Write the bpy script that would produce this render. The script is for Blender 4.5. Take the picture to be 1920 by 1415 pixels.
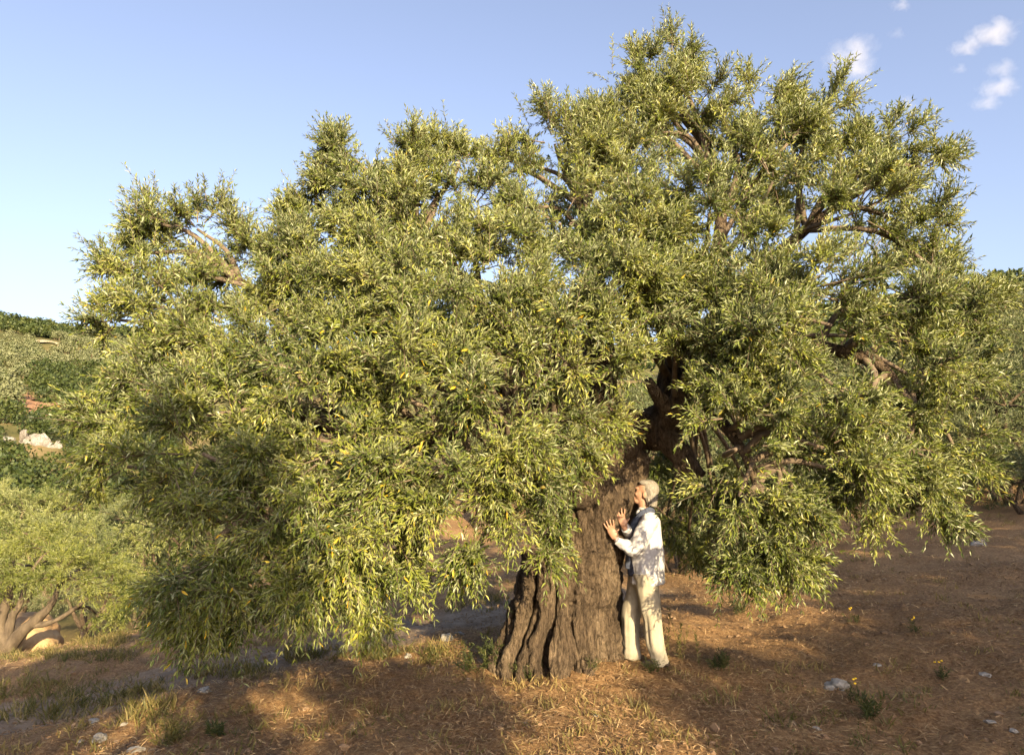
import bpy, math, random
import numpy as np
from mathutils import Vector, Matrix
from mathutils.bvhtree import BVHTree

random.seed(4); RNG = np.random.default_rng(7)
scn = bpy.context.scene
COL = scn.collection
for o in list(bpy.data.objects): bpy.data.objects.remove(o)

# ------------------------------------------------------------------ camera, sky, sun, exposure
FPX, CX, CY, HOR = 1280.0, 960.0, 707.5, 905.0
CAM = np.array([0.0, 0.0, 1.665]); PITCH = math.atan((HOR - CY) / FPX)
cd = bpy.data.cameras.new('camera'); cam = bpy.data.objects.new('camera', cd); COL.objects.link(cam)
cam.location = CAM; cam.rotation_euler = (math.pi / 2 + PITCH, 0, 0)
cd.sensor_width = 36; cd.lens = 36 * FPX / 1920; cd.clip_start = 0.05; cd.clip_end = 20000
scn.camera = cam
SUN_AZ, SUN_EL = math.radians(21), math.radians(19.5)      # behind the camera, to its right
SUNV = np.array([math.sin(SUN_AZ) * math.cos(SUN_EL), -math.cos(SUN_AZ) * math.cos(SUN_EL), math.sin(SUN_EL)])
w = bpy.data.worlds.new('World'); scn.world = w; w.use_nodes = True
nt = w.node_tree; bg = nt.nodes['Background']
sky = nt.nodes.new('ShaderNodeTexSky'); sky.sky_type = 'NISHITA'; sky.sun_disc = False
sky.sun_elevation = SUN_EL; sky.sun_rotation = math.pi - SUN_AZ
sky.air_density = 1.0; sky.dust_density = 3.6; sky.ozone_density = 2.2
hs = nt.nodes.new('ShaderNodeHueSaturation'); hs.inputs['Saturation'].default_value = .79; nt.links.new(sky.outputs[0], hs.inputs['Color'])
wb = nt.nodes.new('ShaderNodeMix'); wb.data_type = 'RGBA'; wb.blend_type = 'MULTIPLY'; wb.inputs[0].default_value = 1; wb.inputs[7].default_value = (1.01, .955, 1.0, 1)     # the photograph's white balance
nt.links.new(hs.outputs[0], wb.inputs[6]); nt.links.new(wb.outputs[2], bg.inputs[0]); bg.inputs[1].default_value = 0.116
sd = bpy.data.lights.new('sun', 'SUN'); sd.energy = 5.0; sd.angle = math.radians(0.53); sd.color = (1.0, 0.78, 0.46)
so = bpy.data.objects.new('sun', sd); COL.objects.link(so)
so.rotation_euler = Vector(SUNV).to_track_quat('Z', 'Y').to_euler(); so.location = (6, -15, 12)
vs = scn.view_settings; vs.view_transform = 'Standard'; vs.look = 'None'; vs.gamma = 1.0; vs.exposure = 1.58
scn.cycles.volume_bounces = 3; scn.cycles.max_bounces = 8; scn.cycles.transparent_max_bounces = 8

def P(px, py, Y):
    """the point at forward distance Y seen at photo pixel px,py"""
    xc = (px - CX) / FPX; yc = (CY - py) / FPX
    c, s = math.cos(PITCH), math.sin(PITCH)
    d = np.array([xc, c - yc * s, s + yc * c])
    return CAM + d * (Y / d[1])

# ------------------------------------------------------------------ helpers
def hsh(i, j, k, s):
    n = (i * 374761393 + j * 668265263 + k * 1440662683 + s * 974711) & 0xFFFFFFFF
    n = ((n ^ (n >> 13)) * 1274126177) & 0xFFFFFFFF
    return ((n ^ (n >> 16)) & 0xFFFFFF) / float(0xFFFFFF)
def noise(p, s=0):
    p = np.asarray(p, float); f = np.floor(p).astype(np.int64); t = p - f; t = t * t * (3 - 2 * t)
    i, j, k = f[..., 0], f[..., 1], f[..., 2]; x, y, z = t[..., 0], t[..., 1], t[..., 2]
    r = 0
    for a in (0, 1):
        for b in (0, 1):
            for c in (0, 1):
                r = r + hsh(i + a, j + b, k + c, s) * (x if a else 1 - x) * (y if b else 1 - y) * (z if c else 1 - z)
    return r * 2 - 1
def fbm(p, o=4, s=0):
    r = 0; a = 1.0
    for q in range(o):
        r = r + a * noise(np.asarray(p) * 2 ** q, s + q * 17); a *= 0.5
    return r
def sstep(a, b, x):
    t = np.clip((np.asarray(x, float) - a) / (b - a), 0, 1); return t * t * (3 - 2 * t)
def nrm(v):
    return v / np.maximum(np.linalg.norm(v, axis=-1, keepdims=True), 1e-9)
def n3(shape): return RNG.normal(size=tuple(shape) + (3,))
def U(a, b, n=None): return RNG.uniform(a, b, n)

def mesh(name, V, F, mat=None, smooth=False, attrs=None):
    V = np.asarray(V, np.float32).reshape(-1, 3)
    F = np.asarray(F, np.int32)
    k = F.shape[1]; m = bpy.data.meshes.new(name)
    m.vertices.add(len(V)); m.vertices.foreach_set('co', V.ravel())
    m.loops.add(F.size); m.loops.foreach_set('vertex_index', F.ravel())
    m.polygons.add(len(F)); m.polygons.foreach_set('loop_start', np.arange(0, F.size, k, dtype=np.int32))
    try: m.polygons.foreach_set('loop_total', np.full(len(F), k, np.int32))
    except Exception: pass
    m.polygons.foreach_set('use_smooth', np.full(len(F), smooth))
    for a, d in (attrs or {}).items():
        at = m.attributes.new(a, 'FLOAT', 'POINT'); at.data.foreach_set('value', np.asarray(d, np.float32).ravel())
    m.update(calc_edges=True)
    if mat: m.materials.append(mat)
    return m
def link(name, data, parent=None, **props):
    o = bpy.data.objects.new(name, data); COL.objects.link(o)
    if parent is not None: o.parent = parent
    for k, v in props.items(): o[k] = v
    return o
def empty(name, loc, **props):
    o = link(name, None, None, **props); o.location = [float(q) for q in loc]; o.empty_display_size = 0.2; return o
class MB:
    def __init__(s): s.V = []; s.F = []; s.A = []; s.n = 0
    def add(s, V, F, a=0.5):
        V = np.asarray(V, float).reshape(-1, 3); F = np.asarray(F, np.int64)
        s.V.append(V); s.F.append(F + s.n); s.n += len(V)
        s.A.append(np.full(len(V), a) if np.isscalar(a) else np.asarray(a, float).ravel())
    def mesh(s, name, mat, smooth=True):
        Fq = [f for f in s.F]
        F = np.concatenate([f if f.shape[1] == 3 else np.concatenate([f[:, [0, 1, 2]], f[:, [0, 2, 3]]]) for f in Fq])
        return mesh(name, np.concatenate(s.V), F, mat, smooth, {'rnd': np.concatenate(s.A)})
def catmull(pts, n):
    p = np.asarray(pts, float); q = np.vstack([2 * p[0] - p[1], p, 2 * p[-1] - p[-2]])
    out = []; seg = len(p) - 1
    for u in np.linspace(0, seg - 1e-6, n):
        i = int(u); t = u - i; a, b, c, d = q[i], q[i + 1], q[i + 2], q[i + 3]
        out.append(0.5 * ((2 * b) + (-a + c) * t + (2 * a - 5 * b + 4 * c - d) * t * t + (-a + 3 * b - 3 * c + d) * t ** 3))
    return np.array(out)
def tube(pts, rad, n=10, flat=1.0, up=None):
    """closed tapering tube along pts; rad per point; flat scales the second axis"""
    p = np.asarray(pts, float); r = np.asarray(rad, float)
    if r.ndim == 0: r = np.full(len(p), float(r))
    t = nrm(np.gradient(p, axis=0)); u = np.zeros_like(p)
    ref = np.array([0, 0, 1.0]) if up is None else np.asarray(up, float)
    if abs(t[0] @ ref) > 0.95: ref = np.array([1.0, 0.2, 0])
    a = np.cross(t[0], ref); a /= np.linalg.norm(a)
    for i in range(len(p)):
        a = a - t[i] * (a @ t[i]); a /= np.linalg.norm(a); u[i] = a
    v = np.cross(t, u)
    th = np.linspace(0, 2 * math.pi, n, endpoint=False)
    V = p[:, None] + r[:, None, None] * (np.cos(th)[None, :, None] * u[:, None] + flat * np.sin(th)[None, :, None] * v[:, None])
    F = []
    for i in range(len(p) - 1):
        for j in range(n):
            F.append((i * n + j, i * n + (j + 1) % n, (i + 1) * n + (j + 1) % n, (i + 1) * n + j))
    V = V.reshape(-1, 3); k = len(V); V = np.vstack([V, p[0], p[-1]])
    for j in range(n):
        F.append((k, (j + 1) % n, j, j)); b = (len(p) - 1) * n; F.append((k + 1, b + j, b + (j + 1) % n, b + (j + 1) % n))
    T = []
    for f in F:
        T.append((f[0], f[1], f[2]))
        if f[3] != f[2]: T.append((f[0], f[2], f[3]))
    return V, np.array(T)
def ellipsoid(c, r, n=16, m=10):
    th = np.linspace(0, math.pi, m + 1); ph = np.linspace(0, 2 * math.pi, n, endpoint=False)
    V = [(0, 0, 1)] + [(math.sin(a) * math.cos(b), math.sin(a) * math.sin(b), math.cos(a)) for a in th[1:-1] for b in ph] + [(0, 0, -1)]
    F = []
    for j in range(n): F.append((0, 1 + j, 1 + (j + 1) % n))
    for i in range(m - 2):
        for j in range(n):
            a = 1 + i * n + j; b = 1 + i * n + (j + 1) % n
            F += [(a, a + n, b + n), (a, b + n, b)]
    L = len(V) - 1
    for j in range(n): F.append((L, L - n + (j + 1) % n, L - n + j))
    return np.array(V) * np.asarray(r) + np.asarray(c), np.array(F)
def remesh(parts, vox, smooth=2):
    """fuse closed shapes into one skin; returns verts, quads, normals"""
    mb = MB()
    for V, F in parts: mb.add(V, F)
    m = mb.mesh('tmp', None); o = bpy.data.objects.new('tmp', m); COL.objects.link(o)
    md = o.modifiers.new('r', 'REMESH'); md.mode = 'VOXEL'; md.voxel_size = vox
    if smooth:
        sm = o.modifiers.new('s', 'SMOOTH'); sm.factor = 0.5; sm.iterations = smooth
    dg = bpy.context.evaluated_depsgraph_get(); dg.update()
    e = o.evaluated_get(dg); em = e.to_mesh()
    V = np.empty(len(em.vertices) * 3, np.float32); em.vertices.foreach_get('co', V)
    N = np.empty(len(em.vertices) * 3, np.float32); em.vertices.foreach_get('normal', N)
    F = np.empty(len(em.polygons) * 4, np.int32); em.polygons.foreach_get('vertices', F)
    e.to_mesh_clear(); bpy.data.objects.remove(o); bpy.data.meshes.remove(m)
    return V.reshape(-1, 3).astype(float), F.reshape(-1, 4), N.reshape(-1, 3).astype(float)

# ------------------------------------------------------------------ materials
def newmat(name):
    m = bpy.data.materials.new(name); m.use_nodes = True
    n = m.node_tree; return m, n, n.nodes['Principled BSDF'], n.nodes['Material Output']
def nd(n, t, **kw):
    x = n.nodes.new(t)
    for k, v in kw.items():
        if k.startswith('i_'):
            x.inputs[k[2:].replace('_', ' ')].default_value = v
        else: setattr(x, k, v)
    return x
def ramp(n, fac, stops):
    r = n.nodes.new('ShaderNodeValToRGB'); e = r.color_ramp.elements
    while len(e) < len(stops): e.new(0.5)
    for q, (p, c) in zip(e, stops): q.position = p; q.color = (*c, 1)
    n.links.new(fac, r.inputs[0]); return r.outputs[0]
def mixc(n, fac, a, b, mode='MIX'):
    x = n.nodes.new('ShaderNodeMix'); x.data_type = 'RGBA'; x.blend_type = mode
    for sck, v in ((x.inputs[0], fac), (x.inputs[6], a), (x.inputs[7], b)):
        if hasattr(v, 'is_linked'): n.links.new(v, sck)
        elif isinstance(v, (int, float)): sck.default_value = v
        else: sck.default_value = (*v, 1)
    return x.outputs[2]
def leafmat(name, stops, under, trans=0.3, rough=0.42, shift=None):
    m, n, b, out = newmat(name)
    at = nd(n, 'ShaderNodeAttribute', attribute_name='rnd'); col = ramp(n, at.outputs['Fac'], stops)
    if shift:
        oi = nd(n, 'ShaderNodeObjectInfo'); col = mixc(n, oi.outputs['Random'], col, mixc(n, 1.0, col, shift, 'MULTIPLY'))
    ge = nd(n, 'ShaderNodeNewGeometry')
    col2 = mixc(n, ge.outputs['Backfacing'], col, mixc(n, 0.6, col, under)) if under else col
    n.links.new(col2, b.inputs['Base Color']); b.inputs['Roughness'].default_value = rough
    b.inputs['Specular IOR Level'].default_value = 0.4
    tr = nd(n, 'ShaderNodeBsdfTranslucent'); n.links.new(mixc(n, 1.0, col, (1.25, 1.2, 0.5), 'MULTIPLY'), tr.inputs[0])
    mx = nd(n, 'ShaderNodeMixShader'); mx.inputs[0].default_value = trans
    n.links.new(b.outputs[0], mx.inputs[1]); n.links.new(tr.outputs[0], mx.inputs[2]); n.links.new(mx.outputs[0], out.inputs[0])
    return m
def surfmat(name, stops, scale=8, stretch=(1, 1, 1), rough=0.9, bump=0.3, dist=0.01, detail=8, fine=None, spec=0.25):
    m, n, b, out = newmat(name)
    tc = nd(n, 'ShaderNodeTexCoord'); mp = nd(n, 'ShaderNodeMapping'); mp.inputs['Scale'].default_value = stretch
    n.links.new(tc.outputs['Object'], mp.inputs[0])
    no = nd(n, 'ShaderNodeTexNoise', i_Scale=scale, i_Detail=detail, i_Roughness=0.62); n.links.new(mp.outputs[0], no.inputs[0])
    col = ramp(n, no.outputs[0], stops); n.links.new(col, b.inputs['Base Color'])
    b.inputs['Roughness'].default_value = rough; b.inputs['Specular IOR Level'].default_value = spec
    if bump:
        f = no
        if fine:
            f = nd(n, 'ShaderNodeTexNoise', i_Scale=fine, i_Detail=6.0, i_Roughness=0.7); n.links.new(mp.outputs[0], f.inputs[0])
        bp = nd(n, 'ShaderNodeBump', i_Strength=bump, i_Distance=dist); n.links.new(f.outputs[0], bp.inputs['Height']); n.links.new(bp.outputs[0], b.inputs['Normal'])
    return m
M = {}
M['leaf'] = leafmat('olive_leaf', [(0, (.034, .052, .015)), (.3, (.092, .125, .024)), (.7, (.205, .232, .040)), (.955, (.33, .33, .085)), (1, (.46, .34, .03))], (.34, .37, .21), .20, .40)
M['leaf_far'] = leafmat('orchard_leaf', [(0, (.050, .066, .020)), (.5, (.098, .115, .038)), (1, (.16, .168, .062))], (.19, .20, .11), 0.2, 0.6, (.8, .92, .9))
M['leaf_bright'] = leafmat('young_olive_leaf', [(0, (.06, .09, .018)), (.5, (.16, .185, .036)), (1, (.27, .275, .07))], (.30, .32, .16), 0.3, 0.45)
M['shrub'] = leafmat('maquis_leaf', [(0, (.020, .034, .008)), (.5, (.045, .066, .014)), (1, (.085, .10, .022))], None, 0.2, 0.6)
M['yellow'] = leafmat('yellow_leaf', [(0, (.62, .40, .03)), (1, (.70, .48, .05))], None, 0.35, 0.45)
def barkmat():
    m, n, b, out = newmat('olive_bark')
    tc = nd(n, 'ShaderNodeTexCoord'); mp = nd(n, 'ShaderNodeMapping'); mp.inputs['Scale'].default_value = (1, 1, .3); n.links.new(tc.outputs['Object'], mp.inputs[0])
    n1 = nd(n, 'ShaderNodeTexNoise', i_Scale=5.0, i_Detail=10.0, i_Roughness=.7, i_Distortion=.6); n2 = nd(n, 'ShaderNodeTexNoise', i_Scale=38.0, i_Detail=6.0, i_Roughness=.7, i_Distortion=.8)
    v = nd(n, 'ShaderNodeTexVoronoi', feature='DISTANCE_TO_EDGE', i_Scale=32.0)
    wv = mixc(n, .12, mp.outputs[0], n1.outputs['Color'], 'ADD'); n.links.new(wv, v.inputs['Vector'])
    for q in (n1, n2): n.links.new(mp.outputs[0], q.inputs[0])
    a = ramp(n, n1.outputs[0], [(.3, (.055, .040, .029)), (.5, (.15, .112, .076)), (.7, (.30, .235, .16))])
    c = ramp(n, n2.outputs[0], [(.36, (.18, .16, .14)), (.5, (.8, .78, .75)), (.66, (1.4, 1.36, 1.28))])
    n.links.new(mixc(n, .85, a, c, 'MULTIPLY'), b.inputs['Base Color']); b.inputs['Roughness'].default_value = .92; b.inputs['Specular IOR Level'].default_value = .2
    b1 = nd(n, 'ShaderNodeBump', i_Strength=1.0, i_Distance=.05); n.links.new(n2.outputs[0], b1.inputs['Height'])
    b2 = nd(n, 'ShaderNodeBump', i_Strength=.9, i_Distance=.05); n.links.new(v.outputs['Distance'], b2.inputs['Height']); n.links.new(b1.outputs[0], b2.inputs['Normal'])
    n.links.new(b2.outputs[0], b.inputs['Normal']); return m
M['bark'] = barkmat()
M['twig'] = surfmat('twig_bark', [(.3, (.085, .065, .045)), (.7, (.18, .14, .10))], 20, (1, 1, 1), .9, 0.2, .004)
M['stone'] = surfmat('limestone', [(.3, (.15, .135, .11)), (.5, (.26, .245, .215)), (.75, (.36, .345, .31))], 9, (1, 1, 1), .9, .6, .02)
M['boulder'] = surfmat('ochre_boulder', [(.3, (.20, .12, .06)), (.55, (.40, .27, .14)), (.8, (.52, .38, .22))], 2.2, (1, 1, 1), .9, .8, .08)
M['cliff'] = surfmat('white_cliff', [(.34, (.075, .06, .045)), (.47, (.17, .155, .135)), (.68, (.27, .26, .24))], .9, (1, 1, .5), .95, 1.0, .6)
M['clod'] = surfmat('earth_clod', [(.3, (.13, .08, .045)), (.55, (.24, .16, .095)), (.75, (.36, .29, .21))], 3, (1, 1, 1), .95, 0)
M['straw'] = leafmat('straw', [(0, (.12, .065, .032)), (.5, (.25, .155, .075)), (1, (.46, .35, .19))], None, 0.15, 0.7)
M['grass'] = leafmat('grass_blade', [(0, (.045, .058, .013)), (.5, (.12, .11, .032)), (1, (.30, .23, .095))], None, 0.3, 0.6)
M['weed'] = leafmat('weed_leaf', [(0, (.024, .036, .009)), (.6, (.060, .075, .020)), (1, (.14, .13, .04))], None, 0.3, 0.6)

# ------------------------------------------------------------------ ground
def seg_dist(x, y, pts):
    d = np.full(np.shape(x), 1e9)
    for (ax, ay), (bx, by) in zip(pts[:-1], pts[1:]):
        dx, dy = bx - ax, by - ay; t = np.clip(((x - ax) * dx + (y - ay) * dy) / (dx * dx + dy * dy), 0, 1)
        d = np.minimum(d, np.hypot(x - ax - t * dx, y - ay - t * dy))
    return d
TRACK = [(-14, 5.2), (-7.5, 6.2), (-4.6, 7.2), (-2.2, 8.8), (0.3, 10.6), (1.6, 11.6)]
def height0(x, y):
    x = np.asarray(x, float); y = np.asarray(y, float)
    r = np.hypot(x, y); az = np.arctan2(x, np.maximum(y, 1e-3) * (y > 0) + (y <= 0) * np.minimum(y, -1e-3))
    sp = lambda q, k: np.logaddexp(0, q * k) / k
    near = 0.10 * sp(x - 2.6, 1.6) - 0.135 * sp(-1.6 - x, 1.6) - 0.055 * np.clip(sp(y - 7.5, 1.0), 0, 14) * sstep(2.5, -3, x) + 0.015 * np.clip(y - 9, 0, 10) * sstep(0, 4, x)
    zl = np.interp(r, [0, 14, 20, 30, 50, 75, 100, 175, 250, 345, 385, 460, 900], [-1.6, -2.0, -2.7, -4.6, -5.2, -1.5, 4.0, 20, 40, 66.5, 69, 60, 20])
    zm = np.interp(r, [0, 14, 22, 50, 150, 300, 380, 460, 900], [0, 0, .2, 4, 30, 60, 64, 55, 20])
    zr = np.interp(r, [0, 14, 20, 30, 55, 90, 115, 160, 300, 900], [.5, .8, 1.15, 1.9, 7, 19, 26, 29, 24, 10])
    wl = sstep(-.15, -.5, az); wr = sstep(.15, .5, az); far = zl * wl + zr * wr + zm * (1 - wl - wr)
    back = sstep(1.2, 1.9, np.abs(az)); far = far * (1 - back) + near * back
    k = sstep(13, 26, r)
    h = near * (1 - k) + far * k
    p = np.stack([x, y, 0 * x], -1)
    h = h + 2.0 * noise(p * .03, 3) * sstep(60, 130, r) + .35 * noise(p * .14, 5) * sstep(18, 40, r)
    return h
def trackness(x, y): return sstep(1.15, .55, seg_dist(x, y, TRACK) + .25 * noise(np.stack([x, y, 0 * x], -1) * 1.3, 9))
def height(x, y):
    x = np.asarray(x, float); y = np.asarray(y, float); h = height0(x, y)
    r = np.hypot(x, y); p = np.stack([x, y, 0 * x], -1); a = 1 - .8 * sstep(12, 30, r)
    d = seg_dist(x, y, TRACK)
    mound = .06 * sstep(2.6, .3, np.hypot(x - .55, (y - 6.45)))
    ruts = -.10 * sstep(1.5, .8, d) - .05 * np.exp(-((d - .55) / .16) ** 2)
    return h + mound + ruts * (1 - sstep(14, 22, r)) + a * (.055 * noise(p * 1.1, 11) + .035 * noise(p * 3.1, 12) + .016 * noise(p * 8.5, 13) + .008 * noise(p * 19, 14))
def hz(x, y): return float(height(np.array([x]), np.array([y]))[0])
def G(px, py, r0=2.0, r1=420.0):
    """where the sight line of a photo pixel meets the ground"""
    a = P(px, py, 1.0) - CAM
    Y = np.concatenate([np.arange(r0, 40, .04), np.geomspace(40, r1, 600)])
    q = CAM[None] + a[None] * Y[:, None]
    u = q[:, 2] < height(q[:, 0], q[:, 1]); i = int(np.argmax(u)) if u.any() else len(Y) - 1
    return q[i]

azs = np.radians(np.concatenate([np.linspace(-46, 46, 270), np.linspace(46, 314, 60)[1:-1]]))
rs = np.concatenate([np.linspace(.3, 2.5, 8)[:-1], np.arange(2.5, 10, .05), np.geomspace(10, 900, 150)])
A_, R_ = np.meshgrid(azs, rs); gx = R_ * np.sin(A_); gy = R_ * np.cos(A_)
gz = height(gx, gy)
na, nr_ = len(azs), len(rs)
i, j = np.meshgrid(np.arange(nr_ - 1), np.arange(na), indexing='ij')
Fg = np.stack([i * na + j, i * na + (j + 1) % na, (i + 1) * na + (j + 1) % na, (i + 1) * na + j], -1).reshape(-1, 4)[:, ::-1]
c0 = np.array([[0, 0, hz(0, .01)]])
Vg = np.vstack([np.stack([gx, gy, gz], -1).reshape(-1, 3), c0])
Tg = np.concatenate([Fg[:, [0, 1, 2]], Fg[:, [0, 2, 3]], np.stack([np.arange(na), (np.arange(na) + 1) % na, np.full(na, len(Vg) - 1)], -1)[:, ::-1]])
def groundmat():
    m, n, b, out = newmat('red_earth')
    ge = nd(n, 'ShaderNodeNewGeometry'); P_ = ge.outputs['Position']
    def N(s, d=6.0, r=.6):
        x = nd(n, 'ShaderNodeTexNoise', i_Scale=s, i_Detail=d, i_Roughness=r); n.links.new(P_, x.inputs[0]); return x.outputs[0]
    soil = ramp(n, N(1.1, 9.0, .68), [(.3, (.11, .060, .028)), (.48, (.24, .138, .062)), (.7, (.42, .265, .125))])
    spk = ramp(n, N(34, 5.0, .75), [(.38, (.085, .050, .028)), (.5, (.27, .165, .08)), (.66, (.54, .39, .20))])
    soil = mixc(n, .5, soil, spk)
    dust = ramp(n, N(5, 8.0, .7), [(.3, (.15, .11, .075)), (.52, (.26, .20, .14)), (.75, (.38, .31, .23))])
    t = nd(n, 'ShaderNodeAttribute', attribute_name='track'); f = nd(n, 'ShaderNodeAttribute', attribute_name='far')
    hill = ramp(n, N(.06, 6.0, .65), [(.3, (.045, .055, .018)), (.5, (.10, .095, .035)), (.62, (.20, .15, .07)), (.8, (.30, .19, .10))])
    c = mixc(n, t.outputs['Fac'], soil, dust); c = mixc(n, f.outputs['Fac'], c, hill)
    n.links.new(c, b.inputs['Base Color']); b.inputs['Roughness'].default_value = .95; b.inputs['Specular IOR Level'].default_value = .15
    b1 = nd(n, 'ShaderNodeBump', i_Strength=.9, i_Distance=.035); n.links.new(N(22, 8.0, .75), b1.inputs['Height'])
    b2 = nd(n, 'ShaderNodeBump', i_Strength=.7, i_Distance=.012); n.links.new(N(90, 4.0, .7), b2.inputs['Height'])
    n.links.new(b1.outputs[0], b2.inputs['Normal']); n.links.new(b2.outputs[0], b.inputs['Normal'])
    return m
rr = np.hypot(Vg[:, 0], Vg[:, 1])
link('ground', mesh('ground', Vg, Tg, groundmat(), True, {'track': trackness(Vg[:, 0], Vg[:, 1]) * (1 - sstep(15, 24, rr)), 'far': sstep(20, 45, rr)}), kind='structure')

# ------------------------------------------------------------------ foliage generator
LEAF_T = np.array([0, .36, .36, .72, .72, 1.0]); LEAF_W = np.array([0, .5, -.5, .40, -.40, 0])
LEAF_F = np.array([(0, 1, 2), (2, 1, 3), (2, 3, 4), (4, 3, 5)])
def leaves(base, d, nn, L, W, curl):
    """base, direction, normal arrays (N,3) -> lance shaped, slightly curled leaves"""
    s = np.cross(d, nn)
    V = base[:, None] + d[:, None] * (L[:, None] * LEAF_T)[..., None] + s[:, None] * (W[:, None] * LEAF_W)[..., None]
    V = V + nn[:, None] * ((-(curl * L)[:, None] * LEAF_T ** 2) + np.abs(LEAF_W) * .35 * W[:, None])[..., None]
    F = LEAF_F[None] + (np.arange(len(base)) * 6)[:, None, None]
    return V.reshape(-1, 3), F.reshape(-1, 3)
def leaves2(base, d, nn, L, W, fold):
    """slim leaves folded along the midrib: two faces each"""
    s = np.cross(d, nn); m = base + d * (L * .42)[:, None] + nn * (fold * W)[:, None]
    V = np.stack([base, m + s * (W * .5)[:, None], base + d * L[:, None] - nn * (L * U(0, .16, len(L)))[:, None], m - s * (W * .5)[:, None]], 1)
    F = np.array([(0, 1, 2), (0, 2, 3)])[None] + (np.arange(len(base)) * 4)[:, None, None]
    return V.reshape(-1, 3), F.reshape(-1, 3)
def stems(P0, D, L, G_, r, nseg=3):
    """thin three sided twigs: start, direction, length, droop vector"""
    T = len(P0); t = np.linspace(0, 1, nseg + 1)
    c = P0[:, None] + D[:, None] * (L[:, None] * t)[..., None] + G_[:, None] * (L[:, None] * t ** 2)[..., None]
    a = nrm(np.cross(D, n3((T,)))); b = np.cross(D, a)
    th = np.array([0, 2.094, 4.189])
    ring = np.cos(th)[None, :, None] * a[:, None] + np.sin(th)[None, :, None] * b[:, None]
    V = c[:, :, None] + ring[:, None] * (r[:, None] * (1 - .6 * t))[:, :, None, None]
    n = nseg + 1; F = []
    for i in range(nseg):
        for j in range(3):
            k = (j + 1) % 3; F += [(i * 3 + j, i * 3 + k, (i + 1) * 3 + k), (i * 3 + j, (i + 1) * 3 + k, (i + 1) * 3 + j)]
    F = np.array(F)[None] + (np.arange(T) * n * 3)[:, None, None]
    return V.reshape(-1, 3), F.reshape(-1, 3)
def twigs_with_leaves(P0, D, L, G_, pairs, leaf, aspect=.25, tone=None):
    T = len(P0); t = (np.arange(pairs) + .6) / pairs
    t = t[None] + U(-.03, .03, (T, pairs))
    c = P0[:, None] + D[:, None] * (L[:, None] * t)[..., None] + G_[:, None] * (L[:, None] * t ** 2)[..., None]
    tan = nrm(D[:, None] + 2 * G_[:, None] * t[..., None])
    a = nrm(np.cross(D, n3((T,))))[:, None] + 0 * tan; a = nrm(a - tan * np.sum(a * tan, -1, keepdims=True)); b = np.cross(tan, a)
    even = (np.arange(pairs) % 2 == 0)[None, :, None]; side = np.where(even, a, b)
    out = []
    for sg in (1, -1):
        ang = U(.5, 1.2, (T, pairs))[..., None] * (1 - .35 * t[..., None])
        d = nrm(np.cos(ang) * tan + sg * np.sin(ang) * side + .14 * n3((T, pairs)))
        nn = nrm(np.sin(ang) * tan - sg * np.cos(ang) * side + .45 * n3((T, pairs))); nn = -nn
        nn = np.where(nn[..., 2:3] < -.25, -nn, nn); nn = nrm(nn + np.array([.30, -.55, .45]) * U(.2, 1.5, (T, pairs))[..., None])
        nn = nrm(nn - d * np.sum(nn * d, -1, keepdims=True))
        l = leaf * U(.72, 1.18, (T, pairs)) * (1 - .3 * np.abs(t - .45))
        out.append((c, d, nn, l))
    c, d, nn, l = [np.concatenate([o[q].reshape(-1, *o[q].shape[2:]) for o in out]) for q in range(4)]
    if tone is None: tone = U(.1, .8, T)
    rn = np.concatenate([(tone[:, None] + U(-.22, .22, (T, pairs))).ravel()] * 2)
    rn = np.clip(rn, 0, .94); y = RNG.random(len(rn)) < .012; rn[y] = U(.96, 1.0, y.sum())
    V, F = leaves2(c, d, nn, l, l * aspect * U(.85, 1.2, len(l)), U(.1, .4, len(l)))
    return V, F, np.repeat(rn, 4), (c, d, nn, l)
def lobe_foliage(c, R, ncl, ntw, pairs, leaf, droop, out_from, twl=(.24, .42), keep_in=.45, branch_r=.009, front=None):
    """one rounded bough: sprays on branchlets radiating from its centre"""
    R = np.asarray(R); u = nrm(n3((ncl * 3,)))
    o = nrm(np.asarray(c) - np.asarray(out_from)); k = (u @ o) + U(-.9, .9, len(u)) * 1.0
    if front is not None: k = k + .55 * (u @ front)
    u = u[np.argsort(-k)][:ncl]
    rad = U(.62, 1.04, ncl); tip = c + u * R * rad[:, None]
    st = c + u * R * (rad * .25)[:, None]
    vec = tip - st; bl = np.linalg.norm(vec, axis=1); bd = vec / bl[:, None]
    g = np.zeros((ncl, 3)); g[:, 2] = -droop * U(.15, .4, ncl); bd = nrm(bd - g * .8)
    bv, bf = stems(st, bd, bl, g, np.full(ncl, branch_r), 3)
    T = ncl * ntw; ci = np.repeat(np.arange(ncl), ntw); t = U(.35, 1.0, T)
    P0 = st[ci] + bd[ci] * (bl[ci] * t)[:, None] + g[ci] * (bl[ci] * t * t)[:, None]
    up = np.zeros((T, 3)); up[:, 2] = .45 - .8 * droop
    D = nrm(bd[ci] * .55 + u[ci] * .2 + n3((T,)) * .66 + up * U(.5, 1.3, T)[:, None])
    L = U(*twl, T); gg = np.zeros((T, 3)); gg[:, 2] = -U(.0, .55, T) * (droop + .12)
    tv, tf = stems(P0, D, L, gg, np.full(T, branch_r * .36), 2)
    tone = np.clip(U(.2, .72, ncl)[ci] + U(-.2, .2, T), 0, 1)
    lv, lf, lr, raw = twigs_with_leaves(P0, D, L, gg, pairs, leaf, tone=tone)
    return (lv, lf, lr), (np.vstack([bv, tv]), np.vstack([bf, tf + len(bv)])), raw

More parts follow.
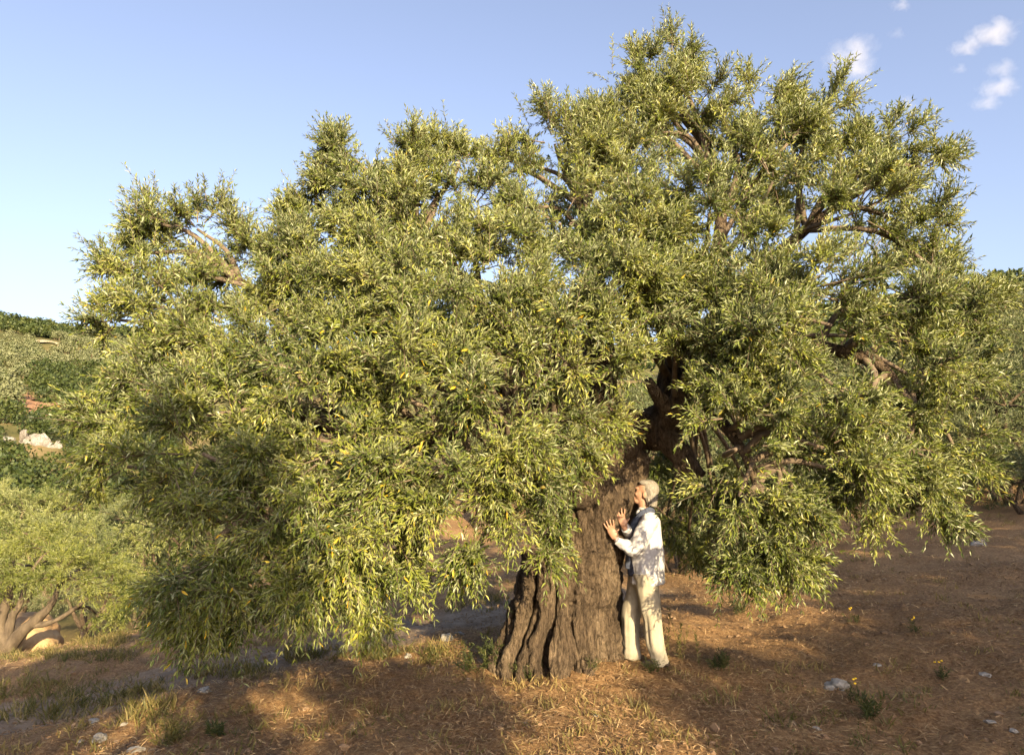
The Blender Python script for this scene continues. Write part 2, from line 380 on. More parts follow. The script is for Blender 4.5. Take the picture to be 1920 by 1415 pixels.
# ------------------------------------------------------------------ the great olive tree
TY = 6.58
def limb_mesh(name, pts, rad, seed, seg=14, n=46, amp=.16):
    c = catmull(pts, n); r = np.interp(np.linspace(0, 1, n), np.linspace(0, 1, len(rad)), rad)
    V, T = tube(c, r, seg)
    rep = np.concatenate([np.repeat(r, seg), [r[0], r[-1]]])
    ctr = np.concatenate([np.repeat(c, seg, axis=0), c[:1], c[-1:]])
    dv = nrm(V - ctr + 1e-6)
    V = V + dv * (rep * amp * (fbm(V * [7, 7, 3.5], 3, seed) + .6 * noise(V * 2.2, seed + 5)))[:, None]
    return mesh(name, V, T, M['bark'], True)
def pts(*a): return [P(x, y, Y) for x, y, Y in a]
base = np.array([P(1062, 1240, TY)[0], TY, 0]); base[2] = hz(base[0], base[1])
spine = pts((1060, 1285, TY), (1059, 1240, TY), (1062, 1180, TY), (1070, 1100, TY), (1086, 1030, TY), (1106, 960, TY), (1124, 900, TY), (1140, 850, TY), (1148, 815, TY))
srad = [.50, .455, .415, .38, .345, .315, .285, .24, .16]
parts = [tube(catmull(spine, 40), np.interp(np.linspace(0, 1, 40), np.linspace(0, 1, 9), srad), 32)]
for (x1, y1, Y1, r0) in [(945, 1262, 6.5, .12), (968, 1278, 6.25, .13), (1040, 1292, 6.06, .15), (1105, 1290, 6.1, .14), (1165, 1262, 6.35, .11), (1160, 1240, 6.9, .14), (970, 1240, 6.95, .14), (1005, 1290, 6.1, .10)]:
    e = P(x1, y1, Y1); e[2] = hz(e[0], e[1]) - .06
    s = base + np.array([(e[0] - base[0]) * .45, (e[1] - base[1]) * .45, .95]); mdl = base + np.array([(e[0] - base[0]) * .78, (e[1] - base[1]) * .78, .22])
    parts.append(tube(catmull([s, mdl, e, e + (e - mdl) * .4 - np.array([0, 0, .08])], 14), np.linspace(r0, r0 * .55, 14), 12))
LIMBS = {   # photo pixel, photo pixel, distance ; radii
 'arch':  (pts((1128, 880, TY), (1150, 822, 6.45), (1190, 796, 6.4), (1235, 812, 6.35), (1275, 850, 6.3), (1310, 895, 6.2)), [.20, .19, .145, .12, .11, .085]),
 'upright': (pts((1215, 820, 6.38), (1256, 775, 6.42), (1264, 700, 6.45), (1258, 640, 6.5), (1285, 585, 6.5), (1338, 510, 6.5), (1350, 400, 6.5), (1330, 280, 6.6), (1250, 160, 6.7)), [.12, .15, .135, .11, .095, .08, .055, .04, .02]),
 'left':  (pts((1120, 890, TY), (1050, 822, 6.25), (970, 800, 5.95), (880, 796, 5.75), (760, 830, 5.6), (620, 810, 5.6), (480, 720, 5.8), (380, 640, 6.0)), [.19, .16, .12, .10, .08, .065, .05, .03]),
 'left_high': (pts((1118, 880, TY), (1060, 760, 6.6), (960, 640, 6.6), (860, 540, 6.5), (790, 440, 6.4), (720, 350, 6.4)), [.20, .16, .12, .09, .06, .03]),
 'centre': (pts((1140, 860, TY), (1128, 720, 6.8), (1120, 580, 6.8), (1105, 450, 6.6), (1060, 300, 6.5)), [.18, .14, .10, .07, .03]),
 'right': (pts((1225, 812, 6.38), (1320, 720, 6.2), (1420, 668, 6.0), (1545, 655, 5.85), (1640, 680, 5.8), (1700, 735, 5.8), (1760, 780, 5.9)), [.11, .11, .09, .065, .05, .035, .02]),
 'right_high': (pts((1262, 690, 6.45), (1330, 610, 6.5), (1410, 530, 6.5), (1500, 440, 6.5), (1610, 360, 6.5), (1700, 320, 6.6)), [.10, .09, .07, .055, .04, .02]),
 'low_left': (pts((1100, 930, 6.3), (1000, 900, 5.7), (880, 890, 5.3), (720, 900, 5.1), (560, 950, 5.0), (420, 1010, 4.95)), [.13, .095, .07, .05, .04, .025]),
 'far_left': (pts((1060, 800, 6.3), (900, 700, 6.3), (700, 620, 6.3), (510, 560, 6.3), (390, 490, 6.3)), [.10, .09, .065, .05, .03]),
 'back': (pts((1130, 870, 6.6), (1130, 760, 7.2), (1080, 650, 7.9), (980, 560, 8.4)), [.18, .14, .10, .05]),
 'back_right': (pts((1200, 800, 6.5), (1300, 740, 7.2), (1400, 660, 7.9), (1520, 600, 8.4)), [.12, .11, .08, .04]),
 'low_right': (pts((1300, 735, 6.25), (1360, 800, 5.7), (1400, 860, 5.5), (1430, 950, 5.4)), [.06, .05, .035, .02]),
}
for k in ('arch', 'upright', 'left', 'left_high', 'centre', 'right', 'back', 'back_right'):
    p_, r_ = LIMBS[k]; c = catmull(p_, 40)[:17]; r = np.interp(np.linspace(0, 1, 40), np.linspace(0, 1, len(r_)), r_)[:17]
    parts.append(tube(c, r * 1.03, 14))
V, F, N_ = remesh(parts, .015, 3)
# fluted, gnarled bark: furrows that run up the trunk, knots, and one deep cleft on the left front
th = np.arctan2(V[:, 0] - base[0], -(V[:, 1] - TY)); hgt = V[:, 2] - base[2]
tw_ = .55 * hgt + .35 * noise(V * 1.6, 7); dx_, dy_ = V[:, 0] - base[0] - .16 * hgt, V[:, 1] - TY       # the grain twists round the trunk
q = np.stack([(dx_ * np.cos(tw_) - dy_ * np.sin(tw_)) * 6, (dx_ * np.sin(tw_) + dy_ * np.cos(tw_)) * 6, V[:, 2] * 1.3 + .9 * noise(V * 2.4, 8)], -1)
rid = 1 - np.abs(noise(q, 21)) * 2; fine = 1 - np.abs(noise(q * [3.4, 3.4, 2.6], 22)) * 2
disp = .034 * rid + .026 * fine + .016 * (1 - 2 * np.abs(noise(q * [7, 7, 6], 23))) + .012 * noise(V * [42, 42, 18], 25) + .095 * noise(V * 2.5, 24) + .075 * noise(V * 5.4, 26) * sstep(-.2, .4, noise(V * 1.7, 27))
cl = np.abs(th + .40 + .08 * np.sin(hgt * 7)) ; disp -= .21 * np.exp(-(cl / .055) ** 2) * sstep(.95, .6, hgt) * sstep(-.05, .12, hgt)
cl2 = np.abs(th + .86 + .07 * np.sin(hgt * 6 + 1)); disp -= .15 * np.exp(-(cl2 / .05) ** 2) * sstep(1.1, .7, hgt)
disp -= .17 * np.exp(-((th + .22) / .20) ** 2 - ((hgt - 1.50) / .13) ** 2)     # knot hole
disp *= 1 - .55 * sstep(1.75, 2.15, hgt)
V = V + N_ * disp[:, None]
hero = empty('ancient_olive_tree', base, label='huge ancient olive tree with gnarled trunk and wide silvery green crown', category='olive tree')
def child(name, data, parent, **p):
    o = link(name, data, parent, **p)
    if parent is hero: o.matrix_parent_inverse = Matrix.Translation(-Vector([float(v) for v in base]))
    return o
trunk = child('trunk', mesh('trunk', V, F, M['bark'], True), hero)
TRUNK = BVHTree.FromPolygons([Vector(v) for v in V], [tuple(int(k) for k in f) for f in F])
limb_obj = {}
for s, (k, (p_, r_)) in enumerate(LIMBS.items()):
    limb_obj[k] = child('limb', limb_mesh('limb', p_, r_, 40 + s), hero)
# broken dead stubs
stub = child('dead_stub', limb_mesh('dead_stub', pts((1262, 790, 6.32), (1240, 755, 6.2), (1215, 712, 6.1)), [.10, .085, .06], 71, 14, 24, .28), hero); stub['label'] = 'pale broken dead branch stub'
child('dead_stub', limb_mesh('dead_stub', pts((1268, 850, 6.3), (1276, 880, 6.25), (1272, 905, 6.25)), [.06, .045, .025], 72, 10, 14, .25), hero)
#child('burl', limb_mesh('burl', pts((1190, 880, 6.45), (1205, 872, 6.3), (1228, 884, 6.25)), [.07, .05, .02], 73, 10, 12, .4), trunk)
# boughs: pixel centre, pixel radii, distance, density
LOBES = [
 (370,430,120,75,6.3,1.6),(270,500,90,65,6.2,1.6),(480,480,115,80,6.5,1.4),(345,580,150,85,5.9,1.2),(560,560,120,110,6.0,1.2),(225,600,60,50,6.0,1.3),(300,420,50,60,6.3,1.3),(185,775,35,30,5.6,1),
 (330,690,125,85,5.8,1.1),(225,780,90,50,5.5,1),(430,730,150,110,5.3,1),(600,710,150,120,5.1,1),
 (240,875,95,50,5.2,1),(380,850,150,100,4.9,1),(400,985,135,100,4.9,1.1),(375,1060,105,80,4.9,1.2),(480,1070,100,70,4.9,1.1),(580,960,150,120,4.7,1),(630,1045,105,70,4.9,1),(740,1000,110,95,4.8,1),(690,1115,32,45,5.0,.8),(370,1140,50,50,4.95,.9),(455,1140,55,45,5.0,.9),(560,1090,55,45,4.9,.8),
 (800,890,150,115,4.7,1),(870,960,110,75,5.0,1),(950,900,90,90,5.1,1),(1005,1005,50,45,5.5,.9),(890,1035,50,35,5.1,.8),(620,850,150,110,4.8,1),
 (680,325,90,80,6.3,1),(785,310,85,70,6.5,1),(640,280,40,50,6.4,.8),(720,430,140,90,6.0,1),(880,395,110,85,6.4,1),(760,545,150,100,5.5,1),(900,570,150,110,5.2,1),(780,690,160,120,4.9,1),(920,770,150,105,4.8,1),(1030,650,130,115,5.0,1),(1040,790,80,70,5.2,1),(970,480,130,105,5.8,1),
 (1040,270,95,80,6.5,1),(1115,330,110,90,6.4,1),(1050,420,130,100,6.0,1),(1180,430,130,110,5.9,1),(1150,550,140,105,5.4,1),(1130,660,75,60,5.3,.9),
 (1200,145,85,60,6.7,1.5),(1260,115,50,55,6.7,1.4),(1290,220,130,95,6.5,1),(1420,210,110,80,6.6,1),(1540,225,110,80,6.6,1),(1650,285,110,75,6.6,1),(1725,315,75,60,6.6,.9),(1450,340,150,110,6.1,1),(1600,400,150,105,6.1,1),(1710,430,85,90,6.4,1),(1330,400,130,105,5.9,1),(1330,545,60,50,5.7,.6),(1420,470,90,70,5.8,.8),(1500,545,150,100,5.6,1),(1650,560,140,105,5.8,1),(1740,560,65,85,6.3,1),
 (1400,620,120,70,5.3,.9),(1560,720,150,90,5.3,.9),(1700,700,120,100,5.7,1),(1790,700,70,85,6.2,1),(1790,600,75,50,6.2,.9),(1840,560,40,22,6.3,.7),
 (1400,780,110,110,5.2,1),(1545,840,145,105,5.2,1),(1700,840,125,100,5.7,1),(1795,850,70,75,6.0,1),(1385,930,95,95,5.4,1),(1430,995,75,55,5.5,.9),(1500,945,90,70,5.5,.9),(1630,925,120,70,5.7,.9),(1378,1060,28,40,5.5,.8),(1720,950,70,55,5.9,.8),(1480,1040,40,30,5.6,.6),
 (1272,615,42,42,5.8,1),(1335,705,50,45,5.6,1),(1115,590,65,55,5.5,1.1),(1015,590,60,50,5.5,1),(1590,330,60,45,6.2,1.1),(640,630,75,50,5.7,1.1),(665,455,65,50,6.0,1.1),(1185,590,60,45,5.6,1),(820,525,75,55,5.8,1.1),(1325,660,45,50,5.7,1),(1300,560,55,40,5.7,1),(1190,480,60,50,5.7,1),(800,720,85,65,5.4,1.1),(500,820,90,65,5.2,1.1),(700,790,90,60,5.2,1.1),(850,640,80,60,5.3,1),(560,760,80,60,5.3,1),(430,610,110,65,5.8,1),(690,610,110,75,5.6,1),(740,375,80,65,6.2,1),(810,450,90,60,6.0,1),(1445,545,80,55,5.7,1),(1240,195,65,60,6.5,1),(1180,300,80,60,6.4,1),(520,640,90,70,5.6,1),(620,460,70,60,6.1,1),(1560,610,90,60,5.6,1),(1365,640,60,60,5.7,.9),(1235,570,85,70,5.6,.9),(1290,480,85,60,5.7,.9),(1040,900,55,60,5.6,.9),(1065,840,60,40,5.5,.9),(1120,785,55,35,5.7,.9),(1390,720,60,50,5.5,.9),(1000,560,90,80,5.5,.9),(660,500,100,80,5.9,1),(540,470,60,50,6.3,.9),(590,400,50,60,6.4,.8),(1190,250,60,70,6.6,.9),(1120,230,50,50,6.6,.8),(940,330,60,60,6.5,.9),(860,300,40,40,6.6,.7),(1370,290,90,70,6.4,1),(1510,300,80,60,6.4,1),
 (340,600,150,120,7.4,.85),(600,640,180,140,7.8,.85),(860,520,180,130,8.0,.85),(1110,480,180,140,8.0,.85),(1360,430,180,140,7.8,.85),(1600,520,170,140,7.6,.85),(480,850,160,120,7.2,.85),(760,800,180,130,8.0,.85),(1000,720,170,130,8.4,.85),(1320,700,170,130,8.2,.7),(1560,760,170,130,7.8,.6),(1700,640,130,120,7.4,.6),
 (1260,880,60,70,8.3,1.3),(1340,960,80,80,8.3,1.3),(1250,965,40,60,8.6,1.3),(1430,960,90,70,8.0,1.2),(1215,850,50,50,8.4,1.2),(1300,920,70,90,8.6,1.2),(1400,880,110,110,8.2,.8),(1290,1010,45,50,8.6,.6),(1000,860,90,80,8.2,.6),(640,1000,130,90,7.0,.5),
]
_n = len(LOBES)                                            # smaller boughs knit the large ones together
for a_ in range(_n):
    for b_ in range(a_ + 1, _n):
        A, B_ = LOBES[a_], LOBES[b_]; dx, dy = A[0] - B_[0], A[1] - B_[1]
        if abs(A[4] - B_[4]) < .7 and .55 < math.hypot(dx / (A[2] + B_[2]), dy / (A[3] + B_[3])) < .85 and RNG.random() < .6 and not (1090 < (A[0] + B_[0]) / 2 < 1345 and (A[1] + B_[1]) / 2 > 575):
            LOBES.append(((A[0] + B_[0]) / 2 + U(-25, 25), (A[1] + B_[1]) / 2 + U(-20, 20), U(45, 80), U(35, 60), (A[4] + B_[4]) / 2 + U(-.2, .25), .9))
print('boughs', _n, len(LOBES))
HEAD, CHEST = P(1210, 932, 6.33), P(1222, 995, 6.3)
def sun_gap(c):
    out = np.zeros(len(c), bool)
    for p_, r_ in ((HEAD, .20), (CHEST, .17)):
        d_ = c - p_; al = d_ @ SUNV; out |= (al > .2) & (np.linalg.norm(d_ - al[:, None] * SUNV, axis=1) < r_)
    return ~out
def gap(lv, lf, lr):
    kp = sun_gap(lv.reshape(-1, 4, 3).mean(1))
    return lv.reshape(-1, 4, 3)[kp].reshape(-1, 3), lf[:2 * int(kp.sum())], lr.reshape(-1, 4)[kp].ravel()
def gap_tri(v, f): return f[sun_gap(v[f].mean(1))]
lim_pts = {k: catmull(p_, 30) for k, (p_, r_) in LIMBS.items()}
fol = {k: MB() for k in LIMBS}; tw = {k: MB() for k in LIMBS}; RAW = []
crown_c = P(1020, 640, 6.6); front = np.array([.2, -1, .1]); LEAFSUM = 0
for (x, y, rx, ry, Y, dens) in LOBES:
    c = P(x, y, Y); R = np.array([rx, (rx + ry) / 2, ry]) / (FPX / Y)
    best = min(lim_pts, key=lambda k: np.min(np.linalg.norm(lim_pts[k] - c, axis=1)) + (0.4 if k in ('back', 'back_right') and Y < 6.8 else 0))
    lp = lim_pts[best]; dd = np.linalg.norm(lp - c, axis=1); a = lp[max(0, int(np.argmin(dd)) - 4)]
    mid = (a + c) / 2 + np.array([0, 0, .12]) + n3((1,))[0] * .06
    bv, bt = tube(catmull([a, mid, c], 9), np.linspace(.034, .014, 9), 6); tw[best].add(bv, bt)
    droop = float(sstep(620, 1080, y)) * .85
    ncl = max(4, int(R[0] * R[2] * (14.3 + 9 * float(sstep(700, 350, y))) * dens + 2))
    (lv, lf, lr), (sv, sf), raw = lobe_foliage(c, R, ncl, 24 if Y < 7 else 14, 9, .063 if Y < 7 else .085, droop, crown_c, (.13, .30), front=front)
    ns = int(3 + 9 * R[0])                                     # long loose shoots past the outline
    if Y < 7:
        u = nrm(n3((ns,)) + np.array([0, -.3, .35 - .6 * droop])); P0 = c + u * R * .75; D = nrm(u * .7 + n3((ns,)) * .3 + np.array([0, 0, .7 - 1.1 * droop])); Ls = U(.24, .44, ns); gg = np.zeros((ns, 3)); gg[:, 2] = -U(0, .35, ns)
        xv, xf, xr, _ = twigs_with_leaves(P0, D, Ls, gg, 11, .058); yv, yf = stems(P0, D, Ls, gg, np.full(ns, .0035), 3); xv, xf, xr = gap(xv, xf, xr); fol[best].add(xv, xf, xr); tw[best].add(yv, gap_tri(yv, yf))
    lv, lf, lr = gap(lv, lf, lr)
    fol[best].add(lv, lf, lr); tw[best].add(sv, gap_tri(sv, sf)); LEAFSUM += len(lf) // 2
    if Y < 6.9: RAW.append(raw)
print('hero leaves', LEAFSUM)
for k in LIMBS:
    if fol[k].n:
        child('foliage', fol[k].mesh('foliage', M['leaf'], False), limb_obj[k], kind='stuff')
        child('twigs', tw[k].mesh('twigs', M['twig'], True), limb_obj[k], kind='stuff')
# yellowing leaves that stand out one by one
ym = mesh('yellow_leaf', *leaves(np.zeros((1, 3)), np.array([[1., 0, 0]]), np.array([[0, 0, 1.]]), np.array([1.]), np.array([.24]), np.array([.12])), M['yellow'], False, {'rnd': np.linspace(0, 1, 6)})
C_, D_, N2, L_ = [np.concatenate([r[q] for r in RAW]) for q in range(4)]
fr = np.where(D_[:, 1] < 2)[0]; score = -C_[fr, 1] + U(0, 2.2, len(fr)); sel = fr[np.argsort(-score)[:9000]]; sel = RNG.choice(sel, 290, replace=False)
for s in sel:
    o = link('yellow_leaf', ym, hero); d = D_[s]; n_ = N2[s]; b_ = np.cross(n_, d); L = float(L_[s]) * 1.12
    m = Matrix(((d[0] * L, b_[0] * L, n_[0] * L, C_[s][0]), (d[1] * L, b_[1] * L, n_[1] * L, C_[s][1]), (d[2] * L, b_[2] * L, n_[2] * L, C_[s][2]), (0, 0, 0, 1)))
    o.matrix_parent_inverse = Matrix.Translation(-Vector([float(v) for v in base])); o.matrix_basis = m

# ------------------------------------------------------------------ person with both hands on the trunk
def build_person():
    PY = 6.36; x0 = P(1207, 1240, PY)[0]; org = np.array([x0, PY, hz(x0, PY) + .0])
    yaw = math.radians(8); fw = np.array([-math.cos(yaw), math.sin(yaw), 0]); lf = np.array([-math.sin(yaw), -math.cos(yaw), 0]); up = np.array([0, 0, 1.])
    SC = .953; B = np.stack([fw, lf, up], 1) * SC                          # local -> world
    toL = lambda p: B.T @ (np.asarray(p, float) - org) / SC ** 2
    def hit(px, py, fb):
        d = nrm((P(px, py, 1) - CAM)[None])[0]; h = TRUNK.ray_cast(Vector(CAM), Vector(d), 20)
        if h[0] is None: return np.array(fb), np.array([0, -1., 0])
        return np.array(h[0]), np.array(h[1])
    hl, nl = hit(1146, 993, P(1146, 993, 6.2))
    hr, nr = hit(1166, 972, P(1168, 972, 6.4))
    W = lambda L: org + B @ np.asarray(L, float)
    SK = []
    add = lambda pts_, rad, n=10, flat=1.0, up=None: SK.append(tube(catmull(pts_, max(6, len(pts_) * 4)), np.interp(np.linspace(0, 1, max(6, len(pts_) * 4)), np.linspace(0, 1, len(rad)), rad), n, flat, up))
    def loft(rows, n=24):                                  # rows of (x, y, z, rx, ry)
        rows = np.array(rows, float); k = len(rows) * 4; t = np.linspace(0, 1, k); s = np.linspace(0, 1, len(rows))
        R = np.stack([np.interp(t, s, rows[:, q]) for q in range(5)], 1)
        for q in range(5): R[1:-1, q] = (R[:-2, q] + 2 * R[1:-1, q] + R[2:, q]) / 4
        th = np.linspace(0, 2 * math.pi, n, endpoint=False)
        Vv = np.stack([R[:, 0:1] + R[:, 3:4] * np.cos(th), R[:, 1:2] + R[:, 4:5] * np.sin(th), R[:, 2:3] + 0 * th], -1).reshape(-1, 3)
        Ff = [(i * n + j, i * n + (j + 1) % n, (i + 1) * n + (j + 1) % n) for i in range(k - 1) for j in range(n)] + [(i * n + j, (i + 1) * n + (j + 1) % n, (i + 1) * n + j) for i in range(k - 1) for j in range(n)]
        a = len(Vv); Vv = np.vstack([Vv, Vv[:n].mean(0), Vv[-n:].mean(0)])
        Ff += [(a, (j + 1) % n, j) for j in range(n)] + [(a + 1, (k - 1) * n + j, (k - 1) * n + (j + 1) % n) for j in range(n)]
        return Vv, np.array(Ff)
    SK.append(loft([(-.03, 0, .76, .10, .15), (-.03, 0, .90, .095, .14), (-.03, 0, 1.05, .095, .13), (-.04, 0, 1.2, .105, .145), (-.06, 0, 1.32, .09, .155), (-.06, 0, 1.38, .06, .09)]))
    add([(-.055, 0, 1.33), (-.045, 0, 1.42), (-.035, 0, 1.50)], [.062, .055, .056], 14)
    hc = np.array([-.045, 0, 1.50]); ct, st = math.cos(.12), math.sin(.12)
    tilt = lambda Vv: (np.asarray(Vv) - hc) @ np.array([[ct, 0, st], [0, 1, 0], [-st, 0, ct]]) + hc    # face a little upwards
    def hd(c, r): Vv, Ff = ellipsoid(c, r); SK.append((tilt(Vv), Ff))
    hd((-.062, 0, 1.588), (.096, .076, .094)); hd((-.012, 0, 1.548), (.062, .060, .082)); hd((.018, 0, 1.478), (.034, .036, .027)); hd((-.02, 0, 1.495), (.05, .05, .035))
    hd((.030, 0, 1.600), (.026, .050, .016)); hd((.047, 0, 1.512), (.012, .022, .007)); hd((.045, 0, 1.500), (.012, .020, .007))
    hd((.028, .03, 1.545), (.022, .02, .018)); hd((.028, -.03, 1.545), (.022, .02, .018))
    for s in (1, -1): hd((-.045, s * .074, 1.548), (.022, .010, .034))
    nv, nf = tube(np.array([(.044, 0, 1.588), (.060, 0, 1.565), (.072, 0, 1.543), (.050, 0, 1.532)]), [.009, .011, .014, .010], 10); SK.append((tilt(nv), nf))
    # legs and feet
    legs = {1: [(-.03, .09, .80), (-.085, .10, .42), (-.145, .105, .07)], -1: [(-.0, -.09, .80), (.10, -.10, .43), (.115, -.10, .07)]}
    for s, l in legs.items():
        add(l, [.085, .055, .036], 12)
        a = np.array(l[-1]); add([a + [-.05, 0, -.02], a + [.05, 0, -.035], a + [.14, 0, -.045]], [.032, .036, .022], 10)
    # arms
    arms = {}
    for s, hp, hn in ((1, hl, nl), (-1, hr, nr)):
        nloc = nrm((B.T @ hn)[None])[0]
        if nloc @ (toL(CAM) - toL(hp)) < 0: nloc = -nloc
        palm = toL(hp) + nloc * .020
        sh = np.array([-.085, s * .165, 1.325])
        fing = nrm(np.array([.25 if s > 0 else .15, 0.05, 1.0])[None])[0]; fing = nrm((fing - nloc * (fing @ nloc))[None])[0]
        wr = palm - fing * .075 + nloc * .022 + np.array([-.012, 0, 0])
        el = np.array([.07, .235, 1.055]) if s > 0 else (sh + wr) / 2 + np.array([.03, -.05, -.13])
        arms[s] = (sh, el, wr)
        add([sh, (sh + el) / 2, el, (el + wr) / 2, wr], [.052, .044, .036, .034, .026], 12)
        side = np.cross(fing, nloc)                        # across the palm
        tdir = -1 if (side @ np.array([1., 0, 0])) > 0 else 1   # thumb on the side of the body
        th_s = side * tdir
        SK.append(tube(catmull([wr, wr + fing * .03 - nloc * .004, palm, palm + fing * .032], 12), np.interp(np.linspace(0, 1, 12), [0, .3, .7, 1], [.026, .036, .040, .032]), 14, .42, nloc))
        for q, (off, ln, fan) in enumerate(((.030, .066, .22), (.010, .076, .06), (-.011, .071, -.10), (-.030, .056, -.32))):
            a = palm + fing * .022 + th_s * off; d = nrm((fing + th_s * fan)[None])[0]
            add([a, a + d * ln * .35 + nloc * .006, a + d * ln * .7 + nloc * .003, a + d * (ln + .012) - nloc * .007], [.0095, .0088, .0082, .0068], 8)
        a = palm - fing * .035 + th_s * .028; d = nrm((fing * .62 + th_s * .8)[None])[0]
        add([a - d * .01, a + d * .025 + nloc * .004, a + d * .058 - nloc * .004], [.013, .011, .008], 8)
    def fin(parts_, vox, name, mat, fold=None, sm=2, parent=None, **pr):
        V_, F_, N_ = remesh(parts_, vox, sm)
        if fold is not None: V_ = V_ + N_ * fold(V_)[:, None]
        o = link(name, mesh(name, V_, F_, mat, True), parent, **pr); return o
    skin = surfmat('skin', [(.3, (.30, .165, .105)), (.7, (.36, .21, .14))], 14, (1, 1, 1), .55, .1, .002, spec=.4)
    body = fin(SK, .0066, 'person', skin, None, 1, None, label='grey haired person in loose white shirt touching the olive trunk with both hands', category='person')
    body.matrix_world = Matrix(((B[0, 0], B[0, 1], B[0, 2], org[0]), (B[1, 0], B[1, 1], B[1, 2], org[1]), (B[2, 0], B[2, 1], B[2, 2], org[2]), (0, 0, 0, 1)))
    # trousers
    cream = surfmat('cream_linen', [(.3, (.28, .25, .185)), (.7, (.35, .32, .245))], 60, (1, 1, .4), .9, .25, .003)
    tp = [loft([(-.03, 0, .70, .125, .165), (-.03, 0, .80, .125, .165), (-.03, 0, .92, .115, .15)])]
    for s, l in legs.items():
        a, b, c = map(np.array, l); c = c - [0, 0, .045]
        k = catmull([a + [0, 0, .03], (a + b) / 2, b, (b + c) / 2 + [.008, 0, 0], c], 26); tp.append(tube(k, np.interp(np.linspace(0, 1, 26), [0, .15, .5, .75, 1], [.112, .108, .088, .080, .086]), 20))
    def fold_t(v):
        lz = np.clip(1 - v[:, 2] / .8, 0, 1); a = np.arctan2(v[:, 1], v[:, 0] + .03)
        return .013 * noise(v * [26, 26, 3.2], 61) * (.35 + lz) + .006 * noise(v * [12, 12, 26], 62) * np.exp(-((v[:, 2] - .10) / .1) ** 2) + .008 * noise(v * [9, 9, 12], 63)
    fin(tp, .008, 'trousers', cream, fold_t, 2, body)
    # shirt, vest, scarf
    white = surfmat('white_linen', [(.3, (.36, .36, .375)), (.7, (.44, .44, .455))], 50, (1, 1, 1), .85, .25, .003)
    sp = [loft([(-.055, 0, .725, .165, .19), (-.055, 0, .80, .165, .19), (-.055, 0, .95, .155, .18), (-.058, 0, 1.08, .145, .17), (-.072, 0, 1.22, .132, .172), (-.082, 0, 1.31, .112, .172), (-.075, 0, 1.36, .085, .13), (-.065, 0, 1.395, .068, .075)])]
    for s, (sh, el, wr) in arms.items():
        e = wr + nrm((el - wr)[None])[0] * .012
        k = catmull([sh + np.array([-.01, -s * .03, .0]), (sh + el) / 2 + np.array([-.01, 0, -.005]), el, (el + e) / 2 + np.array([0, 0, -.006]), e], 30)
        sp.append(tube(k, np.interp(np.linspace(0, 1, 30), [0, .2, .5, .75, .93, .95, 1], [.082, .078, .068, .054, .042, .045, .045]), 18))
    def fold_s(v):
        arm = sstep(.15, .2, np.abs(v[:, 1]) + .5 * np.maximum(v[:, 0] - .05, 0))
        d = .010 * noise(v * [10, 10, 5], 64) + .006 * noise(v * [30, 30, 9], 65)
        return d + .010 * noise(v * [16, 16, 34], 66) * arm + .010 * noise(np.stack([v[:, 0] * 22, v[:, 1] * 22, v[:, 2] * 2.5], -1), 67) * sstep(1.1, .8, v[:, 2])
    shirt = fin(sp, .007, 'shirt', white, fold_s, 1, body)
    navy = surfmat('navy_cloth', [(.3, (.010, .012, .026)), (.7, (.022, .027, .050))], 40, (1, 1, 1), .9, .2, .003)
    fin([loft([(.035, 0, .80, .10, .125), (.035, 0, .95, .095, .12), (.025, 0, 1.1, .085, .115), (.0, 0, 1.25, .075, .11), (-.02, 0, 1.35, .06, .085), (-.03, 0, 1.39, .045, .06)])], .008, 'vest', navy, lambda v: .006 * noise(v * [30, 30, 7], 68), 1, body)
    slate = surfmat('slate_scarf', [(.3, (.040, .048, .075)), (.7, (.070, .084, .125))], 40, (1, 1, .4), .9, .3, .003)
    sc = []
    for s in (1, -1):
        k = catmull([(-.135, 0, 1.385), (-.10, s * .075, 1.405), (-.03, s * .098, 1.375), (.045, s * .085, 1.28), (.085, s * .085, 1.15), (.105, s * .075, 1.0), (.115, s * .065, .86)], 40)
        sc.append(tube(k, np.interp(np.linspace(0, 1, 40), [0, .3, 1], [.026, .034, .036]), 12, .45, (1, 0, 0)))
    fin(sc, .006, 'scarf', slate, lambda v: .004 * noise(v * [50, 50, 12], 69), 1, body)
    ck = [(-.055 + .062 * math.cos(a), .066 * math.sin(a), 1.405 + .012 * math.cos(a)) for a in np.linspace(.5, 2 * math.pi - .5, 16)]
    fin([tube(catmull(ck, 40), .017, 10)] + [tube(np.array([(.0, s * .03, 1.415), (.022, s * .045, 1.385), (.03, s * .055, 1.36)]), [.014, .02, .008], 8, .5) for s in (1, -1)], .005, 'collar', white, None, 1, shirt)
    # hair: a cap with a parting, combed back to the nape, in strands
    hair = surfmat('grey_hair', [(.3, (.13, .115, .095)), (.52, (.20, .182, .155)), (.75, (.29, .27, .235))], 40, (1.5, 6, 1), .6, .3, .002)
    hs = [ellipsoid((-.090, 0, 1.603), (.090, .086, .094)), ellipsoid((-.118, 0, 1.535), (.058, .080, .085)), ellipsoid((-.118, 0, 1.485), (.044, .066, .045))]
    hs += [ellipsoid((-.040, s * .034, 1.658), (.062, .040, .030)) for s in (1, -1)] + [ellipsoid((-.088, s * .072, 1.575), (.034, .018, .055)) for s in (1, -1)]
    for q in range(60):
        a = U(-2.3, 2.3); y = .088 * math.sin(a); x = -.105 - .065 * math.cos(a) * .9
        z0 = U(1.50, 1.62); hs.append(tube(catmull([(x + .02, y * .98, z0), (x - .004, y * 1.05, z0 - .06), (x + U(-.01, .012), y * 1.02 + U(-.01, .01), max(1.445, z0 - U(.08, .15)))], 8), np.linspace(.010, .004, 8), 6))
    hs = [(tilt(a), b) for a, b in hs]
